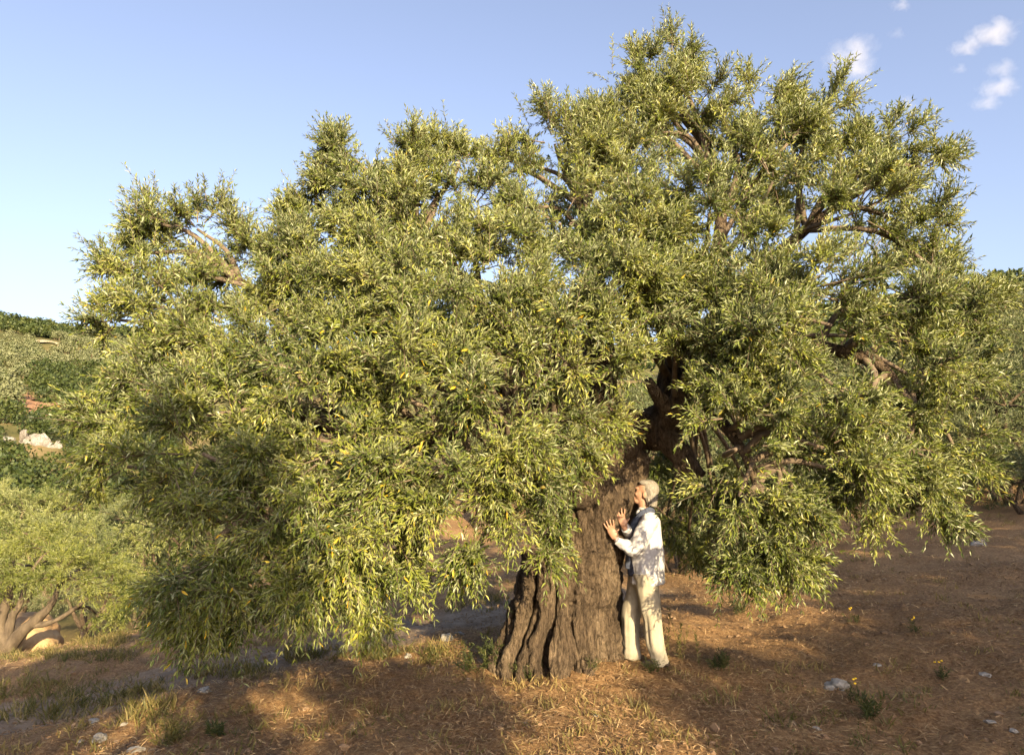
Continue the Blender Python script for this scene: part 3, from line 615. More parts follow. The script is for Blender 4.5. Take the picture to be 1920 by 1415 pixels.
    fin(hs, .005, 'hair', hair, lambda v: 0.0022 * noise(np.stack([v[:, 0] * 25, v[:, 1] * 110, v[:, 2] * 18], -1), 70), 1, body)
    dark = surfmat('dark_eye', [(.4, (.02, .015, .012)), (.6, (.04, .03, .025))], 5, (1, 1, 1), .2, 0)
    for s in (1, -1):
        Vv, Ff = ellipsoid((.038, s * .030, 1.578), (.010, .013, .008)); link('eye', mesh('eye', tilt(Vv), Ff, dark, True), body)
    leather = surfmat('dark_leather', [(.3, (.03, .022, .018)), (.7, (.06, .045, .035))], 20, (1, 1, 1), .6, .2, .003)
    for s, l in legs.items():
        a = np.array(l[-1]); k = catmull([a + [-.075, 0, -.045], a + [-.02, 0, -.03], a + [.07, 0, -.035], a + [.165, 0, -.048]], 14)
        fin([tube(k, np.interp(np.linspace(0, 1, 14), [0, .3, .7, 1], [.030, .044, .046, .026]), 14, .8)], .008, 'shoe', leather, None, 1, body)
build_person()

# ------------------------------------------------------------------ other olive trees
def olive_kind(seed, lobes, stems_, ncl_k, ntw, pairs, leaf, mat, twl=(.3, .55), droop=.35, br=.012):
    """lobes: (centre, radii) in tree space; stems_: (points, radii). returns trunk mesh, crown mesh"""
    tb = MB(); fb = MB(); cc = np.mean([l[0] for l in lobes], axis=0) - np.array([0, 0, .4])
    tr = [tube(catmull(p_, 16), np.interp(np.linspace(0, 1, 16), np.linspace(0, 1, len(r_)), r_), 10) for p_, r_ in stems_]
    for V_, T_ in tr:
        tb.add(V_ + .05 * nrm(n3((len(V_),))) * 0 + (fbm(V_ * 4, 2, seed) * .03)[:, None] * nrm(V_ - V_.mean(0)), T_)
    for c, R in lobes:
        c = np.asarray(c, float); R = np.asarray(R, float)
        ends = [np.asarray(p_[-1]) for p_, _ in stems_]; e = min(ends, key=lambda q_: np.linalg.norm(q_ - c))
        V_, T_ = tube(catmull([e, (e + c) / 2 + [0, 0, .1], c], 6), np.linspace(.045, .02, 6), 5); tb.add(V_, T_)
        (lv, lf_, lr), (sv, sf), _ = lobe_foliage(c, R,  max(4, int(R[0] * R[2] * ncl_k)), ntw, pairs, leaf, droop, cc, twl, branch_r=br)
        fb.add(lv, lf_, lr); nb = max(4, int(R[0] * R[2] * ncl_k)); tb.add(sv[:nb * 12], sf[:nb * 18])
    return tb.mesh('trunk', M['bark']), fb.mesh('crown', mat, False)
def rand_lobes(seed, h, r, n):
    g = np.random.default_rng(seed); out = []
    for q in range(n):
        a = q * 2.4 + g.uniform(-.3, .3); k = math.sqrt((q + .5) / n) * .72
        out.append((np.array([math.cos(a) * r * k, math.sin(a) * r * k, h * (.78 - .34 * k * k) + g.uniform(-.12, .12) * h]), np.array([.42, .42, .30]) * r * g.uniform(.85, 1.2)))
    return out
def rand_stems(seed, h, r, n=4, rad=.2):
    g = np.random.default_rng(seed); out = [([(0, 0, -.3), (.03, .02, h * .1), (g.uniform(-.1, .1), g.uniform(-.1, .1), h * .24)], [rad * 1.5, rad, rad * .85])]
    for q in range(n):
        a = q * 6.28 / n + g.uniform(-.4, .4); out.append(([(0, 0, h * .2), (math.cos(a) * r * .22, math.sin(a) * r * .22, h * .38), (math.cos(a) * r * .42, math.sin(a) * r * .42, h * .62)], [rad * .65, rad * .42, rad * .22]))
    return out
def place_tree(kind, loc, rz, sc, name='olive_tree', **props):
    t = empty(name, loc, category='olive tree', **props); t.rotation_euler = (0, 0, rz); t.scale = (sc, sc, sc * U(.92, 1.06))
    link('trunk', kind[0], t); link('crown', kind[1], t); return t
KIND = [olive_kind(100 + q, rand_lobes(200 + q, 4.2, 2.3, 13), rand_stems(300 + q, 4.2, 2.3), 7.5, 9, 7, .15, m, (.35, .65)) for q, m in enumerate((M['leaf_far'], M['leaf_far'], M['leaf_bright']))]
# the small olive with forked pale stems on the slope to the left, lit, with a boulder behind it
def ground_at(px, Y):
    p = P(px, 900, Y); return np.array([p[0], p[1], hz(p[0], p[1])])
LY = 15.0; b0 = ground_at(14, LY); s_ = LY / FPX
print('left tree base z', b0, 'pix y', CY - FPX * math.tan(math.atan((b0[2] - CAM[2]) / LY) - PITCH))
def lt(px, py, dy=0.0): return P(px, py, LY + dy) - b0
lobes = [(lt(x, y, dy), np.array([rx, (rx + ry) / 2, ry]) * s_) for x, y, rx, ry, dy in [(95, 1030, 85, 45, 0), (30, 1070, 70, 50, -.6), (150, 1085, 80, 55, -.4), (210, 1110, 45, 50, 0), (110, 1075, 70, 40, -.9), (-50, 1050, 80, 55, 0), (5, 1085, 50, 28, -.3), (60, 1060, 90, 50, 1.2), (170, 1060, 80, 45, 1.3), (180, 1150, 50, 30, .9), (-20, 1010, 60, 30, .6)]]
gz_ = 0.0
st_ = [([np.array([0, 0, -.3]), np.array([.02, 0, .15]), lt(12, 1200)], [.42, .30, .24]), ([lt(12, 1210), lt(0, 1170), lt(15, 1120), lt(28, 1080)], [.16, .12, .09, .05]), ([lt(12, 1210), lt(22, 1160), lt(38, 1130), lt(48, 1090)], [.11, .08, .06, .04]),
       ([lt(14, 1215), lt(40, 1185), lt(70, 1160), lt(95, 1135), lt(110, 1100)], [.16, .13, .10, .07, .04]), ([lt(60, 1172), lt(100, 1165), lt(140, 1140)], [.07, .06, .03]), ([lt(5, 1200), lt(-30, 1160), lt(-50, 1110)], [.12, .09, .05])]
lk = olive_kind(11, lobes, st_, 26, 12, 9, .085, M['leaf_bright'], (.26, .46), .45)
pb = surfmat('pale_olive_bark', [(.3, (.045, .034, .024)), (.55, (.105, .082, .056)), (.75, (.18, .145, .10))], 6, (1, 1, .4), .9, .8, .03); lk[0].materials.clear(); lk[0].materials.append(pb)
t = empty('olive_tree', b0, category='olive tree', label='small sunlit olive tree with forked pale stems on the slope at the left edge'); link('trunk', lk[0], t); link('crown', lk[1], t)
def rock(name, loc, size, mat, seed, sub=3, flat=.7, rough=.35, **props):
    import bmesh
    bm = bmesh.new(); bmesh.ops.create_icosphere(bm, subdivisions=sub, radius=1)
    V_ = np.array([v.co[:] for v in bm.verts]); k = 1 + rough * fbm(V_ * 1.3 + seed * 3.1, 4, seed)
    for s in range(5):
        a = nrm(np.random.default_rng(seed * 7 + s).normal(size=(1, 3)))[0]; dd = V_ @ a; V_ = V_ - a * np.maximum(dd - .72, 0)[:, None] * .8
    V_ = V_ * k[:, None] * np.array(size) * [1, 1, flat]
    for v, c in zip(bm.verts, V_): v.co = c
    m = bpy.data.meshes.new(name); bm.to_mesh(m); bm.free(); m.materials.append(mat)
    m.polygons.foreach_set('use_smooth', [sub >= 4] * len(m.polygons))
    o = link(name, m, None, **props); o.location = [float(q) for q in loc]; return o
bb = ground_at(78, 16.5); rock('boulder', bb + [0, 0, .35], (.95, .8, .75), M['boulder'], 3, 4, .8, .25, label='ochre boulder behind the forked stems of the small olive', category='boulder')
# olives whose crowns close up the valley below
for q, (px, Y, k, sc) in enumerate([(-60, 27, 0, .75), (60, 30, 2, .78), (185, 28, 0, .75), (275, 30, 2, .8), (-20, 38, 2, 1.2), (110, 39, 2, 1.3), (220, 37, 0, 1.2), (330, 36, 2, 1.2), (20, 48, 2, 1.3), (160, 50, 2, 1.35), (280, 48, 0, 1.3), (400, 50, 2, 1.3), (-70, 52, 2, 1.3)]):
    place_tree(KIND[k], ground_at(px, Y) - [0, 0, .2], U(0, 6), sc * U(.95, 1.1), label=('yellow green olive in the near row below the far hillside, just behind the small olive' if Y < 31 else 'yellow green olive in the middle row of the valley on the left' if Y < 43 else 'olive crown in the back row of the valley under the hillside scrub'), group='olive trees in the valley on the left')
# trees on the right, behind the great olive
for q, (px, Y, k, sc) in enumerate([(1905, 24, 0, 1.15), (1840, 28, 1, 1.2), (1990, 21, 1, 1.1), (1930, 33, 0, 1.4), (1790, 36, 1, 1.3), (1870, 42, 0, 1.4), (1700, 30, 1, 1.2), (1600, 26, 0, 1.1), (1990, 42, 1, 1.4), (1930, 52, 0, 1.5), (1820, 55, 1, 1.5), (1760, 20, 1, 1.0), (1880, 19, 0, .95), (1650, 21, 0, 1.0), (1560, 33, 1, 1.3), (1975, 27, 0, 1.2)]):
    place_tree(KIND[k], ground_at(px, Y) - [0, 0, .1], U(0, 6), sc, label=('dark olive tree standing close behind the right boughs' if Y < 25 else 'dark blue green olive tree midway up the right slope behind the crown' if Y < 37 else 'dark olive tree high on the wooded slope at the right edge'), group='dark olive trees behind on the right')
for q, (px, Y, k, sc, lb) in enumerate([(1330, 14.5, 1, .95, 'shaded olive tree seen under the arched limb behind the person'), (1480, 17, 0, .95, 'shaded olive tree behind the right hanging branches'), (900, 23, 0, 1.0, 'olive tree seen low behind the left side of the trunk'), (700, 27, 1, 1.1, 'olive tree behind the hanging left boughs beyond the track'), (560, 34, 0, 1.4, 'olive tree glimpsed through the left boughs'), (820, 38, 1, 1.5, 'olive tree glimpsed through the middle of the crown'), (1060, 30, 0, 1.3, 'olive tree glimpsed right behind the trunk fork'), (1210, 26, 1, 1.2, 'olive tree glimpsed between the upright limb and the right boughs'), (450, 42, 1, 1.5, 'olive tree glimpsed behind the far left boughs')]):
    place_tree(KIND[k], ground_at(px, Y) - [0, 0, .1], U(0, 6), sc, label=lb)
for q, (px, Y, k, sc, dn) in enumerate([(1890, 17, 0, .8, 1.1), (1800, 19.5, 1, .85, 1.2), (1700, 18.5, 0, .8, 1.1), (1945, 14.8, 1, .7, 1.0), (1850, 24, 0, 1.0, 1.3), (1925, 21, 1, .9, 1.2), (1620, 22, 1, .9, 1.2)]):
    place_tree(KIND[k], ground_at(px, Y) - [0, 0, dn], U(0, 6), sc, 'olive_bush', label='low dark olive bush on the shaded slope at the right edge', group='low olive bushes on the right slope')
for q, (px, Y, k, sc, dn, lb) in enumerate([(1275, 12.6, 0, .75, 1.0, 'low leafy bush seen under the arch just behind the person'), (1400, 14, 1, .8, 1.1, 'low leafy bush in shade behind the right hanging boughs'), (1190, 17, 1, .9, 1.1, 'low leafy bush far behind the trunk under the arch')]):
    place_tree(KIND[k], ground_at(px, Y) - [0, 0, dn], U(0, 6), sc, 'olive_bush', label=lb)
# trees behind the viewer: their shade lies on the ground and lower boughs in the picture
def shade_tree(name_lb, gx_, gy_, lobes_, seed, k=9):
    b = np.array([gx_, gy_, hz(gx_, gy_)]); L = [(np.array(c) - b, np.array(R)) for c, R in lobes_]
    top = np.mean([l[0] for l in L], axis=0)
    st2 = [([(0, 0, -.2), (.05, 0, .6), (.0, .05, 1.3)], [.34, .24, .2])] + [([(0, 0, 1.1), l[0] * .5 + [0, 0, .3], l[0] * .8], [.13, .09, .05]) for l in L]
    kk = olive_kind(seed, L, st2, k, 13, 6, .28, M['leaf_far'], (.3, .6))
    t = empty('olive_tree', b, category='olive tree', label=name_lb); link('trunk', kk[0], t); link('crown', kk[1], t)
shade_tree('olive tree outside the frame whose shade covers the right ground', 9.6, -4.2,
    [((5.35, -4, 3.42), (.45, .5, .22)), ((6.2, -4, 3.5), (.7, .6, .42)), ((7.2, -4, 3.5), (.8, .7, .6)), ((8.3, -4.2, 3.8), (.9, .9, .8)), ((9.6, -4, 4.2), (1.2, 1.1, 1.2)), ((11, -4.2, 4.4), (1.4, 1.2, 1.3)), ((12.6, -4.2, 4.4), (1.4, 1.2, 1.3)), ((8.6, -4.2, 2.6), (1.3, 1.1, .9)), ((10.4, -4.2, 2.5), (1.5, 1.1, 1.0)), ((12.2, -4, 2.6), (1.5, 1.1, 1.0)), ((14, -4, 3.9), (1.4, 1.1, 1.5)), ((10.2, -4, 5.7), (.7, .8, .7)), ((11.5, -4.1, 6.0), (1.1, 1, .8)), ((13, -4.1, 6.0), (1.1, 1, .8)), ((6.6, -4, 2.8), (1.0, .8, .5)), ((5.4, -4, 2.9), (.6, .6, .3))], 21, 22)
shade_tree('olive tree outside the frame whose shade covers the left track', -1.4, -4.2,
    [((.95, -4, 4.6), (.65, .6, .32)), ((.4, -4, 5.05), (.45, .5, .25)), ((1.42, -4, 4.25), (.45, .5, .24)), ((.9, -4, 4.2), (.4, .5, .2)), ((-.3, -4, 4.0), (1.0, 1, .6)), ((-.15, -4, 3.3), (.6, .8, .7)), ((-1.6, -4, 3.2), (1.2, 1, 1.0)), ((-2.9, -4.1, 3.3), (1.3, 1.1, 1.1)), ((-2.8, -4.1, 2.3), (1.3, 1.1, .9)), ((2.6, -4, 3.48), (.40, .5, .25)), ((3.15, -4, 3.52), (.32, .4, .16)), ((-.4, -4, 2.5), (.7, .7, .6)), ((1.35, -4, 3.05), (.16, .2, .12))], 22, 24)

for q, (x, y, sc) in enumerate([(10.6, 2.2, 1.35), (14.2, 2.6, 1.5), (18.2, 2.0, 1.6), (22.5, 4, 1.7), (16, -3, 1.5)]):
    place_tree(KIND[q % 2], (x, y, hz(x, y) - .1), U(0, 6), sc, label='olive tree of the grove outside the frame shading the right slope', group='grove outside the frame on the right')

# ------------------------------------------------------------------ the far hillside
def blob_tree(seed, r, h, n, size, mat, name, base_h=.35, nl=8):
    g = np.random.default_rng(seed); V_ = []; A_ = []
    cs = [(np.array([g.uniform(-.5, .5) * r, g.uniform(-.5, .5) * r, h * g.uniform(base_h + .15, .8)]), g.uniform(.42, .62)) for _ in range(nl)]
    for q in range(n):
        c, k = cs[q % nl]; u = nrm(g.normal(size=(1, 3)))[0]
        if u[2] < -.5: u[2] = -u[2]
        p = c + u * np.array([r * k, r * k, h * k * .55]); nn = nrm((u + g.normal(size=3) * .55)[None])[0]
        a = nrm(np.cross(nn, g.normal(size=3))[None])[0]; b = np.cross(nn, a); s = size * g.uniform(.6, 1.3)
        V_ += [p - a * s, p + b * s * .55, p + a * s, p - b * s * .55]; A_ += [g.uniform(0, 1)] * 4
    F_ = np.arange(n * 4).reshape(-1, 4)
    return np.array(V_), F_, np.array(A_)
far_kinds = []
for q in range(4):
    V_, F_, A_ = blob_tree(50 + q, 2.5, 3.5, 620, .28, M['leaf_far'], 'c', .08, 11)
    tv, tt = tube(np.array([(0, 0, -.6), (.05, 0, .8), (.1, .1, 2.0)]), [.3, .22, .15], 6)
    far_kinds.append((mesh('trunk', tv, tt, M['bark'], True), mesh('crown', V_, F_, M['leaf_far'], False, {'rnd': A_})))
def pix(x, y, z):
    c, s = math.cos(PITCH), math.sin(PITCH); dz = z - CAM[2]; f = y * c + dz * s; u = -y * s + dz * c
    return CX + FPX * x / f, CY - FPX * u / f
def zone_olive(px, py, r):
    """the orchard: grey green rows on the upper slope"""
    if r > 335: return False
    if py < 634 + 6 * math.sin(px * .03): return False
    if 55 < px < 205 and 690 < py < 770: return False
    if 25 < px < 75 and 715 < py < 800: return False
    return py < 770
cnt = 0; occ = []; shr = []
g = np.random.default_rng(5)
r = 95.0
while r < 345 and cnt < 295:
    for az in np.arange(-42, -20, math.degrees(5.0 / r)):
        a = math.radians(az + g.uniform(-.25, .25) * math.degrees(5.0 / r)); rr_ = r + g.uniform(-1.3, 1.3)
        x, y = rr_ * math.sin(a), rr_ * math.cos(a); z = hz(x, y); px, py = pix(x, y, z)
        if not (-30 < px < 330): continue
        if 70 < px < 115 and 640 < py < 656: continue
        if zone_olive(px, py, rr_):
            if cnt < 295:
                k = far_kinds[cnt % 4]; t = empty('orchard_olive_tree', (x, y, z), category='olive tree', label='round silvery olive tree in the orchard on the far hillside', group='orchard olives on the far hillside')
                s = g.uniform(.8, 1.12); t.scale = (s, s, s * g.uniform(.85, 1.1)); t.rotation_euler = (0, 0, g.uniform(0, 6.28)); link('trunk', k[0], t); link('crown', k[1], t); cnt += 1
    r += 5.4
print('orchard', cnt)
# maquis: dense dark shrubs that read as one mass
tmpl2 = [blob_tree(90 + q, 1.9, 3.0, 140, .25, None, 's', .0, 9) for q in range(4)]
tmpl = [blob_tree(80 + q, 1.9, 3.0, 90, .34, None, 's', .0, 5) for q in range(4)]
mb = MB()
def shrubs(n, rmin, rmax, a0, a1, ok, smin=.7, smax=1.4, tmpl=tmpl):
    made = 0
    for _ in range(n * 6):
        if made >= n: break
        rr_ = math.sqrt(g.uniform(rmin ** 2, rmax ** 2)); a = math.radians(g.uniform(a0, a1)); x, y = rr_ * math.sin(a), rr_ * math.cos(a); z = hz(x, y); px, py = pix(x, y, z)
        if not ok(px, py, rr_): continue
        V_, F_, A_ = tmpl[made % 4]; s = g.uniform(smin, smax); t_ = g.uniform(0, 6.28); c, sn = math.cos(t_), math.sin(t_)
        W_ = V_ @ np.array([[c, sn, 0], [-sn, c, 0], [0, 0, 1]]) * s + [x, y, z - .3]; mb.add(W_, F_, np.clip(A_ * .5 + g.uniform(-.1, .6), 0, 1)); made += 1
shrubs(560, 300, 400, -42, -20, lambda x, y, r: -40 < x < 340 and y < 640, 1.0, 1.7)
shrubs(90, 120, 230, -42, -24, lambda x, y, r: 60 < x < 205 and 700 < y < 765, .9, 1.5, tmpl2)
shrubs(300, 50, 130, -42, -22, lambda x, y, r: -40 < x < 330 and y > 772 and not (28 < x < 72 and y < 800) and not (0 < x < 128 and 808 + .3 * x < y < 868 + .2 * x), .6, 1.2, tmpl2)
shrubs(330, 60, 170, 24, 44, lambda x, y, r: x > 1500, .9, 1.7)
shrubs(120, 60, 380, -20, 24, lambda x, y, r: True, 1.2, 2.4)
link('maquis_scrub', mb.mesh('maquis_scrub', M['shrub'], False), None, kind='stuff', label='dense dark green scrub covering the far hillsides', category='scrub')
# white outcrop, bare track and clearing on the hill
oc = np.mean([G(60, 850), G(85, 845)], axis=0)
print('outcrop', oc, 'r', np.hypot(oc[0], oc[1]))
def crag(lb, blocks):
    bm_ = MB(); org_ = G(*blocks[0][:2])
    for n_, (px, py, w_, h_) in enumerate(blocks):
        q_ = P(px, py, org_[1] + U(-.4, .4)) - org_; k_ = org_[1] / FPX; Vv, Ff = ellipsoid((0, 0, 0), (1, 1, 1), 26, 18)
        Vv = Vv * (1 + .30 * fbm(Vv * 1.6 + n_ * 5, 3, n_ + 3) + .16 * (1 - 2 * np.abs(noise(Vv * [4, 4, 2] + n_, 5))))[:, None]
        for s_2 in range(4):
            a = nrm(np.random.default_rng(n_ * 9 + s_2).normal(size=(1, 3)))[0]; Vv = Vv - a * np.maximum(Vv @ a - .6, 0)[:, None] * .85
        bm_.add(Vv * np.array([w_, w_ * .7, h_]) * k_ + q_, Ff)
    o = link('white_rock_outcrop', bm_.mesh('white_rock_outcrop', M['cliff'], False), None, label=lb, category='outcrop'); o.location = [float(v) for v in org_]
crag('bright white limestone outcrop among the hillside scrub', [(55, 832, 18, 22), (75, 838, 20, 24), (95, 846, 18, 18), (112, 854, 17, 13), (45, 818, 10, 12), (85, 855, 24, 12)])
crag('small white rock patch left of the large white outcrop', [(14, 824, 14, 8)])
def drape(name, poly_px, mat, lift=.25):
    q_ = np.array([G(x, y) for x, y in poly_px]); n = len(q_) // 2; a, b = q_[:n], q_[n:][::-1]
    a = catmull(a, 30); b = catmull(b, 30); V_ = np.array([[a[i] * (1 - t) + b[i] * t for t in np.linspace(0, 1, 8)] for i in range(30)]).reshape(-1, 3)
    V_[:, 0] += 1.6 * fbm(V_ * .35, 3, 90); V_[:, 1] += 3 * fbm(V_ * .3, 3, 91); V_[:, 2] = height(V_[:, 0], V_[:, 1]) + lift
    F_ = np.array([(i * 8 + j, i * 8 + j + 1, (i + 1) * 8 + j + 1, (i + 1) * 8 + j) for i in range(29) for j in range(7)])
    link(name, mesh(name, V_, F_, mat, True), None, kind='structure')
redm = surfmat('bare_red_earth', [(.3, (.20, .105, .055)), (.7, (.36, .21, .115))], .8, (1, 1, 1), .95, .5, .1)
palem = surfmat('pale_clearing', [(.3, (.30, .24, .15)), (.7, (.44, .36, .23))], .8, (1, 1, 1), .95, .5, .1)
drape('hill_track', [(28, 726), (34, 755), (62, 792), (76, 790), (66, 755), (48, 726)], redm, .5)
drape('hill_path', [(60, 770), (110, 768), (150, 762), (150, 757), (110, 762), (60, 762)], redm, .6)
drape('hill_clearing', [(66, 643), (90, 648), (116, 655), (118, 650), (94, 643), (74, 641)], palem, .8)
# lone trees on the skylines
def conifer(px, py_top, Y, hgt_, lb):
    top = P(px, py_top, Y); b = np.array([top[0], top[1], top[2] - hgt_]); b[2] = min(b[2], hz(b[0], b[1])); H = top[2] - b[2]
    t = empty('skyline_tree', b, category='tree', label=lb); V_, F_, A_ = blob_tree(int(px), H * .26, H, 320, H * .06, None, 'c', .2, 7)
    link('crown', mesh('crown', V_, F_, M['shrub'], False, {'rnd': A_}), t); tv, tt = tube(np.array([(0, 0, -.5), (0, 0, H * .3), (0, 0, H * .7)]), [H * .04, H * .03, .05], 6); link('trunk', mesh('trunk', tv, tt, M['bark'], True), t)
conifer(66, 606, 300, 7, 'tiny lone tree on the far left skyline'); conifer(1881, 512, 105, 6, 'lone dark tree on the right skyline'); conifer(1792, 524, 105, 5, 'dark bushy treetop on the skyline beside the crown')

# ------------------------------------------------------------------ ground cover
def scatter(n, rmin, rmax, amax=44, power=1.0):
    r = (U(0, 1, n) ** power) * (rmax - rmin) + rmin; a = np.radians(U(-amax, amax, n)); x, y = r * np.sin(a), r * np.cos(a); return x, y
def lying(n, x, y, L, W, flatness=.25):
    z = height(x, y); d = n3((n,)); d[:, 2] *= flatness; d = nrm(d); nn = np.tile([0, 0, 1.], (n, 1)) + n3((n,)) * .35; nn = nrm(nn - d * np.sum(nn * d, 1, keepdims=True))
    s = np.cross(d, nn); p = np.stack([x, y, z + U(.004, .03, n)], 1)
    return np.stack([p - d * L[:, None] / 2, p + s * W[:, None] / 2 + nn * (L * .06)[:, None], p + d * L[:, None] / 2, p - s * W[:, None] / 2 + nn * (L * .06)[:, None]], 1).reshape(-1, 3), np.arange(n * 4).reshape(-1, 4)
n = 120000; x, y = scatter(n, 3.2, 18, power=1.3); cl_ = noise(np.stack([x, y, 0 * x], -1) * .9, 31) + .5 * noise(np.stack([x, y, 0 * x], -1) * 3, 32)
k = (cl_ + U(-.6, .6, n) > -.02) & (trackness(x, y) < U(.1, 1.1, n)); x, y = x[k], y[k]; n = len(x)
sc_ = 1 + np.hypot(x, y) * .05
V_, F_ = lying(n, x, y, U(.03, .06, n) * sc_ + .10 * U(0, 1, n) ** 4, U(.003, .006, n) * sc_)
link('dry_straw', mesh('dry_straw', V_, F_, M['straw'], False, {'rnd': np.repeat(U(0, 1, n), 4)}), None, kind='stuff', label='dry straw and cut grass strewn over the red earth', category='straw')
n = 30000; x, y = scatter(n, 3.2, 12, power=1.2); V_, F_ = lying(n, x, y, U(.03, .065, n), U(.008, .014, n), .4)
link('leaf_litter', mesh('leaf_litter', V_, F_, M['straw'], False, {'rnd': np.repeat(U(0, .75, n) ** 1.3, 4)}), None, kind='stuff', label='fallen brown olive leaves littering the earth', category='leaf litter')
def tufts(n, xs, ys, hgt_, nb, tone, spread=.5, width=.005):
    T = n * nb; ci = np.repeat(np.arange(n), nb); x = xs[ci] + RNG.normal(0, .05, T); y = ys[ci] + RNG.normal(0, .05, T); z = height(x, y)
    d = n3((T,)) * spread; d[:, 2] = 1; d = nrm(d); L = hgt_[ci] * U(.5, 1.1, T); p = np.stack([x, y, z - .01], 1); side = nrm(np.cross(d, n3((T,)))); wd = U(.6, 1.3, T)[:, None] * width
    bend = n3((T,)) * .25; bend[:, 2] = -U(.0, .35, T); m1 = p + d * L[:, None] * .55 + bend * L[:, None] * .2; tp_ = p + d * L[:, None] + bend * L[:, None] * .7
    V_ = np.stack([p - side * wd, p + side * wd, m1 + side * wd * .8, m1 - side * wd * .8, tp_], 1).reshape(-1, 3)
    F_ = np.array([(0, 1, 2), (0, 2, 3), (3, 2, 4)])[None] + (np.arange(T) * 5)[:, None, None]
    return V_, F_.reshape(-1, 3), np.repeat(np.clip(tone[ci] + U(-.25, .25, T), 0, 1), 5)
n = 2600; x, y = scatter(n, 3.4, 26, power=1.1); pn = np.stack([x, y, 0 * x], -1); k = (noise(pn * .55, 41) + U(-.5, .5, n) > .12) & (trackness(x, y) < .4); x, y = x[k], y[k]
V_, F_, A_ = tufts(len(x), x, y, U(.04, .15, len(x)), 15, np.clip(.72 + .4 * noise(np.stack([x, y, 0 * x], -1) * .8, 42), 0, 1))
link('dry_grass', mesh('dry_grass', V_, F_, M['grass'], False, {'rnd': A_}), None, kind='stuff', label='patchy dry grass growing through the red earth', category='grass')
# green verge along the track and at the small olive
xs, ys = [], []
for (px, py, sx, sy, nn_) in [(700, 1232, 160, 14, 60), (420, 1262, 80, 12, 30), (110, 1215, 130, 25, 160), (240, 1190, 100, 20, 70), (150, 1315, 170, 40, 110), (900, 1130, 60, 20, 30)]:
    for _ in range(nn_):
        q_ = G(px + U(-sx, sx), py + U(-sy, sy)); xs.append(q_[0]); ys.append(q_[1])
xs, ys = np.array(xs), np.array(ys); V_, F_, A_ = tufts(len(xs), xs, ys, U(.08, .22, len(xs)), 18, U(.25, .8, len(xs)))
link('green_grass', mesh('green_grass', V_, F_, M['grass'], False, {'rnd': A_}), None, kind='stuff', label='green and straw grass along the dirt track verge', category='grass')
# single weeds
def weed(px, py, h, n, leaf, mat, lb, name='weed', spread=.45, group=None, pairs=7):
    q_ = G(px, py); q_[2] = hz(q_[0], q_[1]); P0 = np.zeros((n, 3)); P0[:, :2] = RNG.normal(0, h * .16, (n, 2)); D = n3((n,)) * spread; D[:, 2] = 1; D = nrm(D); L = U(.5, 1.05, n) * h
    gg = np.zeros((n, 3)); gg[:, 2] = -U(0, .2, n); fv, ff, fr_, _ = twigs_with_leaves(P0, D, L, gg, pairs, leaf, .25); sv, sf = stems(P0 - [0, 0, .03], D, L, gg, np.full(n, .003), 3)
    t = empty(name, q_, category='weed', label=lb)
    if group: t['group'] = group
    link('foliage', mesh('foliage', fv, ff, mat, False, {'rnd': np.clip(fr_, 0, 1)}), t); link('stem', mesh('stem', sv, sf, mat, False, {'rnd': np.full(len(sv), .6)}), t); return t
weed(935, 1250, .34, 34, .05, M['weed'], 'bushy dark green weed at the left foot of the trunk')
weed(885, 1262, .24, 14, .05, M['weed'], 'small green weed left of the bushy weed by the trunk')
weed(990, 1275, .20, 26, .035, M['weed'], 'low pale green weed in front of the trunk')
weed(1265, 1235, .52, 9, .05, M['grass'], 'tall thin yellow green sprig behind the person', spread=.22, pairs=12)
weed(1350, 1258, .16, 18, .045, M['weed'], 'low dark green weed right of the person')
weed(1225, 1262, .14, 14, .03, M['weed'], 'small creeping weed at the feet of the person')
weed(1110, 1262, .16, 12, .03, M['weed'], 'small pale weed between trunk and person')
weed(1630, 1345, .20, 14, .05, M['weed'], 'green weed in the shaded ground below the white stone')
weed(320, 1395, .30, 22, .05, M['grass'], 'yellow green weed lit by sun at the lower left corner')
weed(405, 1385, .14, 8, .06, M['weed'], 'pale broad leaved seedling on the sunlit earth')
weed(1390, 1150, .28, 16, .05, M['weed'], 'dark weed under the hanging right branches')
ypet = surfmat('yellow_petal', [(.3, (.65, .42, .02)), (.7, (.78, .55, .04))], 10, (1, 1, 1), .6, 0)
for (px, py, lb) in [(1601, 1168, 'yellow flower beneath the right boughs'), (1716, 1185, 'yellow flower farthest back on the right shaded ground'), (1766, 1274, 'yellow flower on the right beyond the white stone'), (1607, 1318, 'yellow flower just below the large white stone')]:
    t = weed(px, py, .14, 7, .035, M['weed'], lb, 'flowering_weed')
    for q in range(3):
        Vv, Ff = ellipsoid((U(-.03, .03), U(-.03, .03), .14 + U(-.02, .03)), (.010, .010, .007), 8, 5); link('bloom', mesh('bloom', Vv, Ff, ypet, True), t)
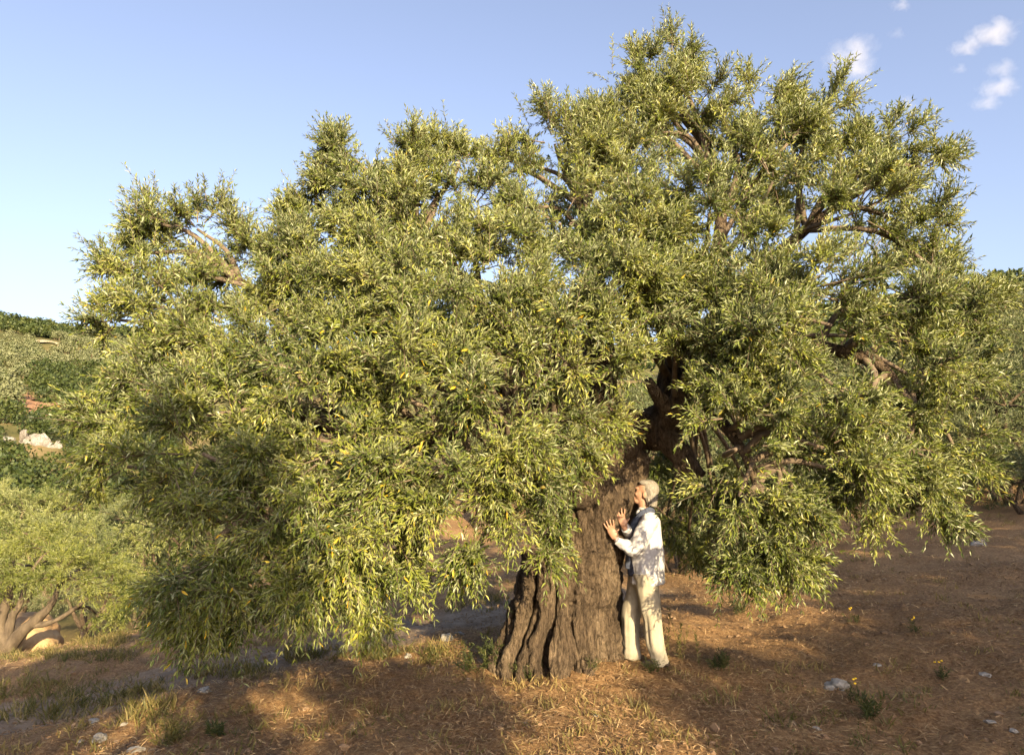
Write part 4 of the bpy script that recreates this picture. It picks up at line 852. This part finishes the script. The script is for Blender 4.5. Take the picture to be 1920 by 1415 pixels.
# stones
ST = [(1570, 1292, .105, 'large white stone on the shaded ground at right'), (190, 1388, .065, 'largest white stone at the lower left corner'), (178, 1352, .045, 'white stone above the largest one at lower left'), (232, 1362, .030, 'small white stone between the lower left stones and sunlit earth'), (148, 1362, .030, 'small grey white stone left of the largest lower left stone'),
      (255, 1408, .055, 'flat pale stone at the bottom edge beside sunlit earth'), (383, 1296, .07, 'pale stone on the sunlit bank edge'), (282, 1322, .03, 'small white stone on the sunlit red earth at left'), (1832, 1022, .16, 'white stone far back on the right slope'), (1118, 1345, .026, 'small white stone on sunlit earth before the trunk'), (985, 1357, .03, 'small pale stone at bottom centre'),
      (765, 1232, .05, 'pale stone on the bank left of the trunk'), (1533, 1367, .035, 'tan stone at the bottom right of centre'), (1846, 1266, .045, 'white stone by the straw at the right edge'), (1857, 1356, .035, 'white stone at the lower right corner'), (1900, 1376, .03, 'sliver of white stone at the lower right edge'), (150, 1392, .03, 'small grey stone at the bottom left edge'), (400, 1162, .06, 'pale stone by the lit strip behind the left boughs'), (840, 1198, .09, 'pale broken rock beside the track behind the trunk'), (862, 1190, .06, 'smaller broken rock beside the track behind the trunk'), (1645, 1250, .03, 'little stone on the shaded ground above the large white stone')]
for q, (px, py, s, lb) in enumerate(ST):
    q_ = G(px, py); rock('stone', (q_[0], q_[1], hz(q_[0], q_[1]) + s * .04), (s, s * .8, s * .8), M['stone'], 30 + q, 3, .62, .45, label=lb, category='stone').rotation_euler = (U(-.2, .2), U(-.2, .2), U(0, 6))
mb = MB(); ico = ellipsoid((0, 0, 0), (1, 1, .7), 5, 3)
x, y = scatter(1200, 3.3, 14, power=1.2); z = height(x, y)
for q in range(1200):
    s = .006 + .03 * U(0, 1) ** 3; mb.add(ico[0] * s * (1 + .3 * RNG.normal(size=(len(ico[0]), 1))) + [x[q], y[q], z[q] + s * .3], ico[1])
link('pebbles', mb.mesh('pebbles', M['clod'], False), None, kind='stuff', label='small pale pebbles and clods in the earth', category='pebbles')

# ------------------------------------------------------------------ clouds
def cloud(px, py, rx, ry, dens, seed, lb):
    D = 2600.0; c = P(px, py, D); k = D / FPX
    V_, F_ = ellipsoid((0, 0, 0), (rx * k, rx * k * .6, ry * k), 24, 14)
    m = bpy.data.materials.new('cloud_vapour'); m.use_nodes = True; n = m.node_tree; n.nodes.clear(); out = nd(n, 'ShaderNodeOutputMaterial'); pv = nd(n, 'ShaderNodeVolumePrincipled')
    pv.inputs['Color'].default_value = (1, 1, 1, 1); pv.inputs['Anisotropy'].default_value = 0.0
    tc = nd(n, 'ShaderNodeTexCoord'); mp = nd(n, 'ShaderNodeMapping'); mp.inputs['Scale'].default_value = (1 / (rx * k), 1 / (rx * k * .6), 1 / (ry * k)); n.links.new(tc.outputs['Object'], mp.inputs[0])
    ln = nd(n, 'ShaderNodeVectorMath', operation='LENGTH'); n.links.new(mp.outputs[0], ln.inputs[0])
    no = nd(n, 'ShaderNodeTexNoise', noise_dimensions='4D', i_Scale=.016 * 60 / rx, i_Detail=8.0, i_Roughness=.66, i_Distortion=.5, i_W=float(seed)); n.links.new(tc.outputs['Object'], no.inputs[0])
    sb = nd(n, 'ShaderNodeMath', operation='MULTIPLY_ADD'); n.links.new(ln.outputs['Value'], sb.inputs[0]); sb.inputs[1].default_value = -.42; n.links.new(no.outputs[0], sb.inputs[2])
    mr = nd(n, 'ShaderNodeMapRange', clamp=True); n.links.new(sb.outputs[0], mr.inputs[0]); mr.inputs[1].default_value = .20; mr.inputs[2].default_value = .75; mr.inputs[3].default_value = 0; mr.inputs[4].default_value = dens
    mr.inputs[4].default_value = dens * .6; n.links.new(mr.outputs[0], pv.inputs['Density']); n.links.new(pv.outputs[0], out.inputs['Volume'])
    o = link('cloud', mesh('cloud', V_, F_, m, True), None, label=lb, category='cloud'); o.location = [float(v) for v in c]
for a in [(1600, 112, 75, 62, .016, 1, 'ragged white cloud above the right crown'), (1865, 62, 75, 30, .022, 2, 'brightest small cloud at the upper right'), (1812, 88, 50, 20, .02, 3, 'flat cloud just below the brightest cloud'), (1880, 128, 50, 18, .014, 4, 'thin cloud between the upper right clouds'), (1875, 163, 65, 20, .02, 5, 'flat white cloud at the right edge'), (1850, 192, 50, 16, .016, 6, 'lowest flat cloud at the right edge'), (1798, 130, 26, 12, .014, 7, 'tiny puff left of the thin cloud'), (1690, 198, 60, 18, .008, 8, 'faint wisp over the right end of the crown'), (1688, 10, 32, 16, .018, 9, 'small bright puff at the top edge'), (1680, 64, 28, 14, .008, 10, 'faint puff between ragged cloud and bright cloud')]: cloud(*a)
print('tris', sum(len(m.loop_triangles) if m.loop_triangles else sum(1 for _ in m.polygons) for m in bpy.data.meshes))
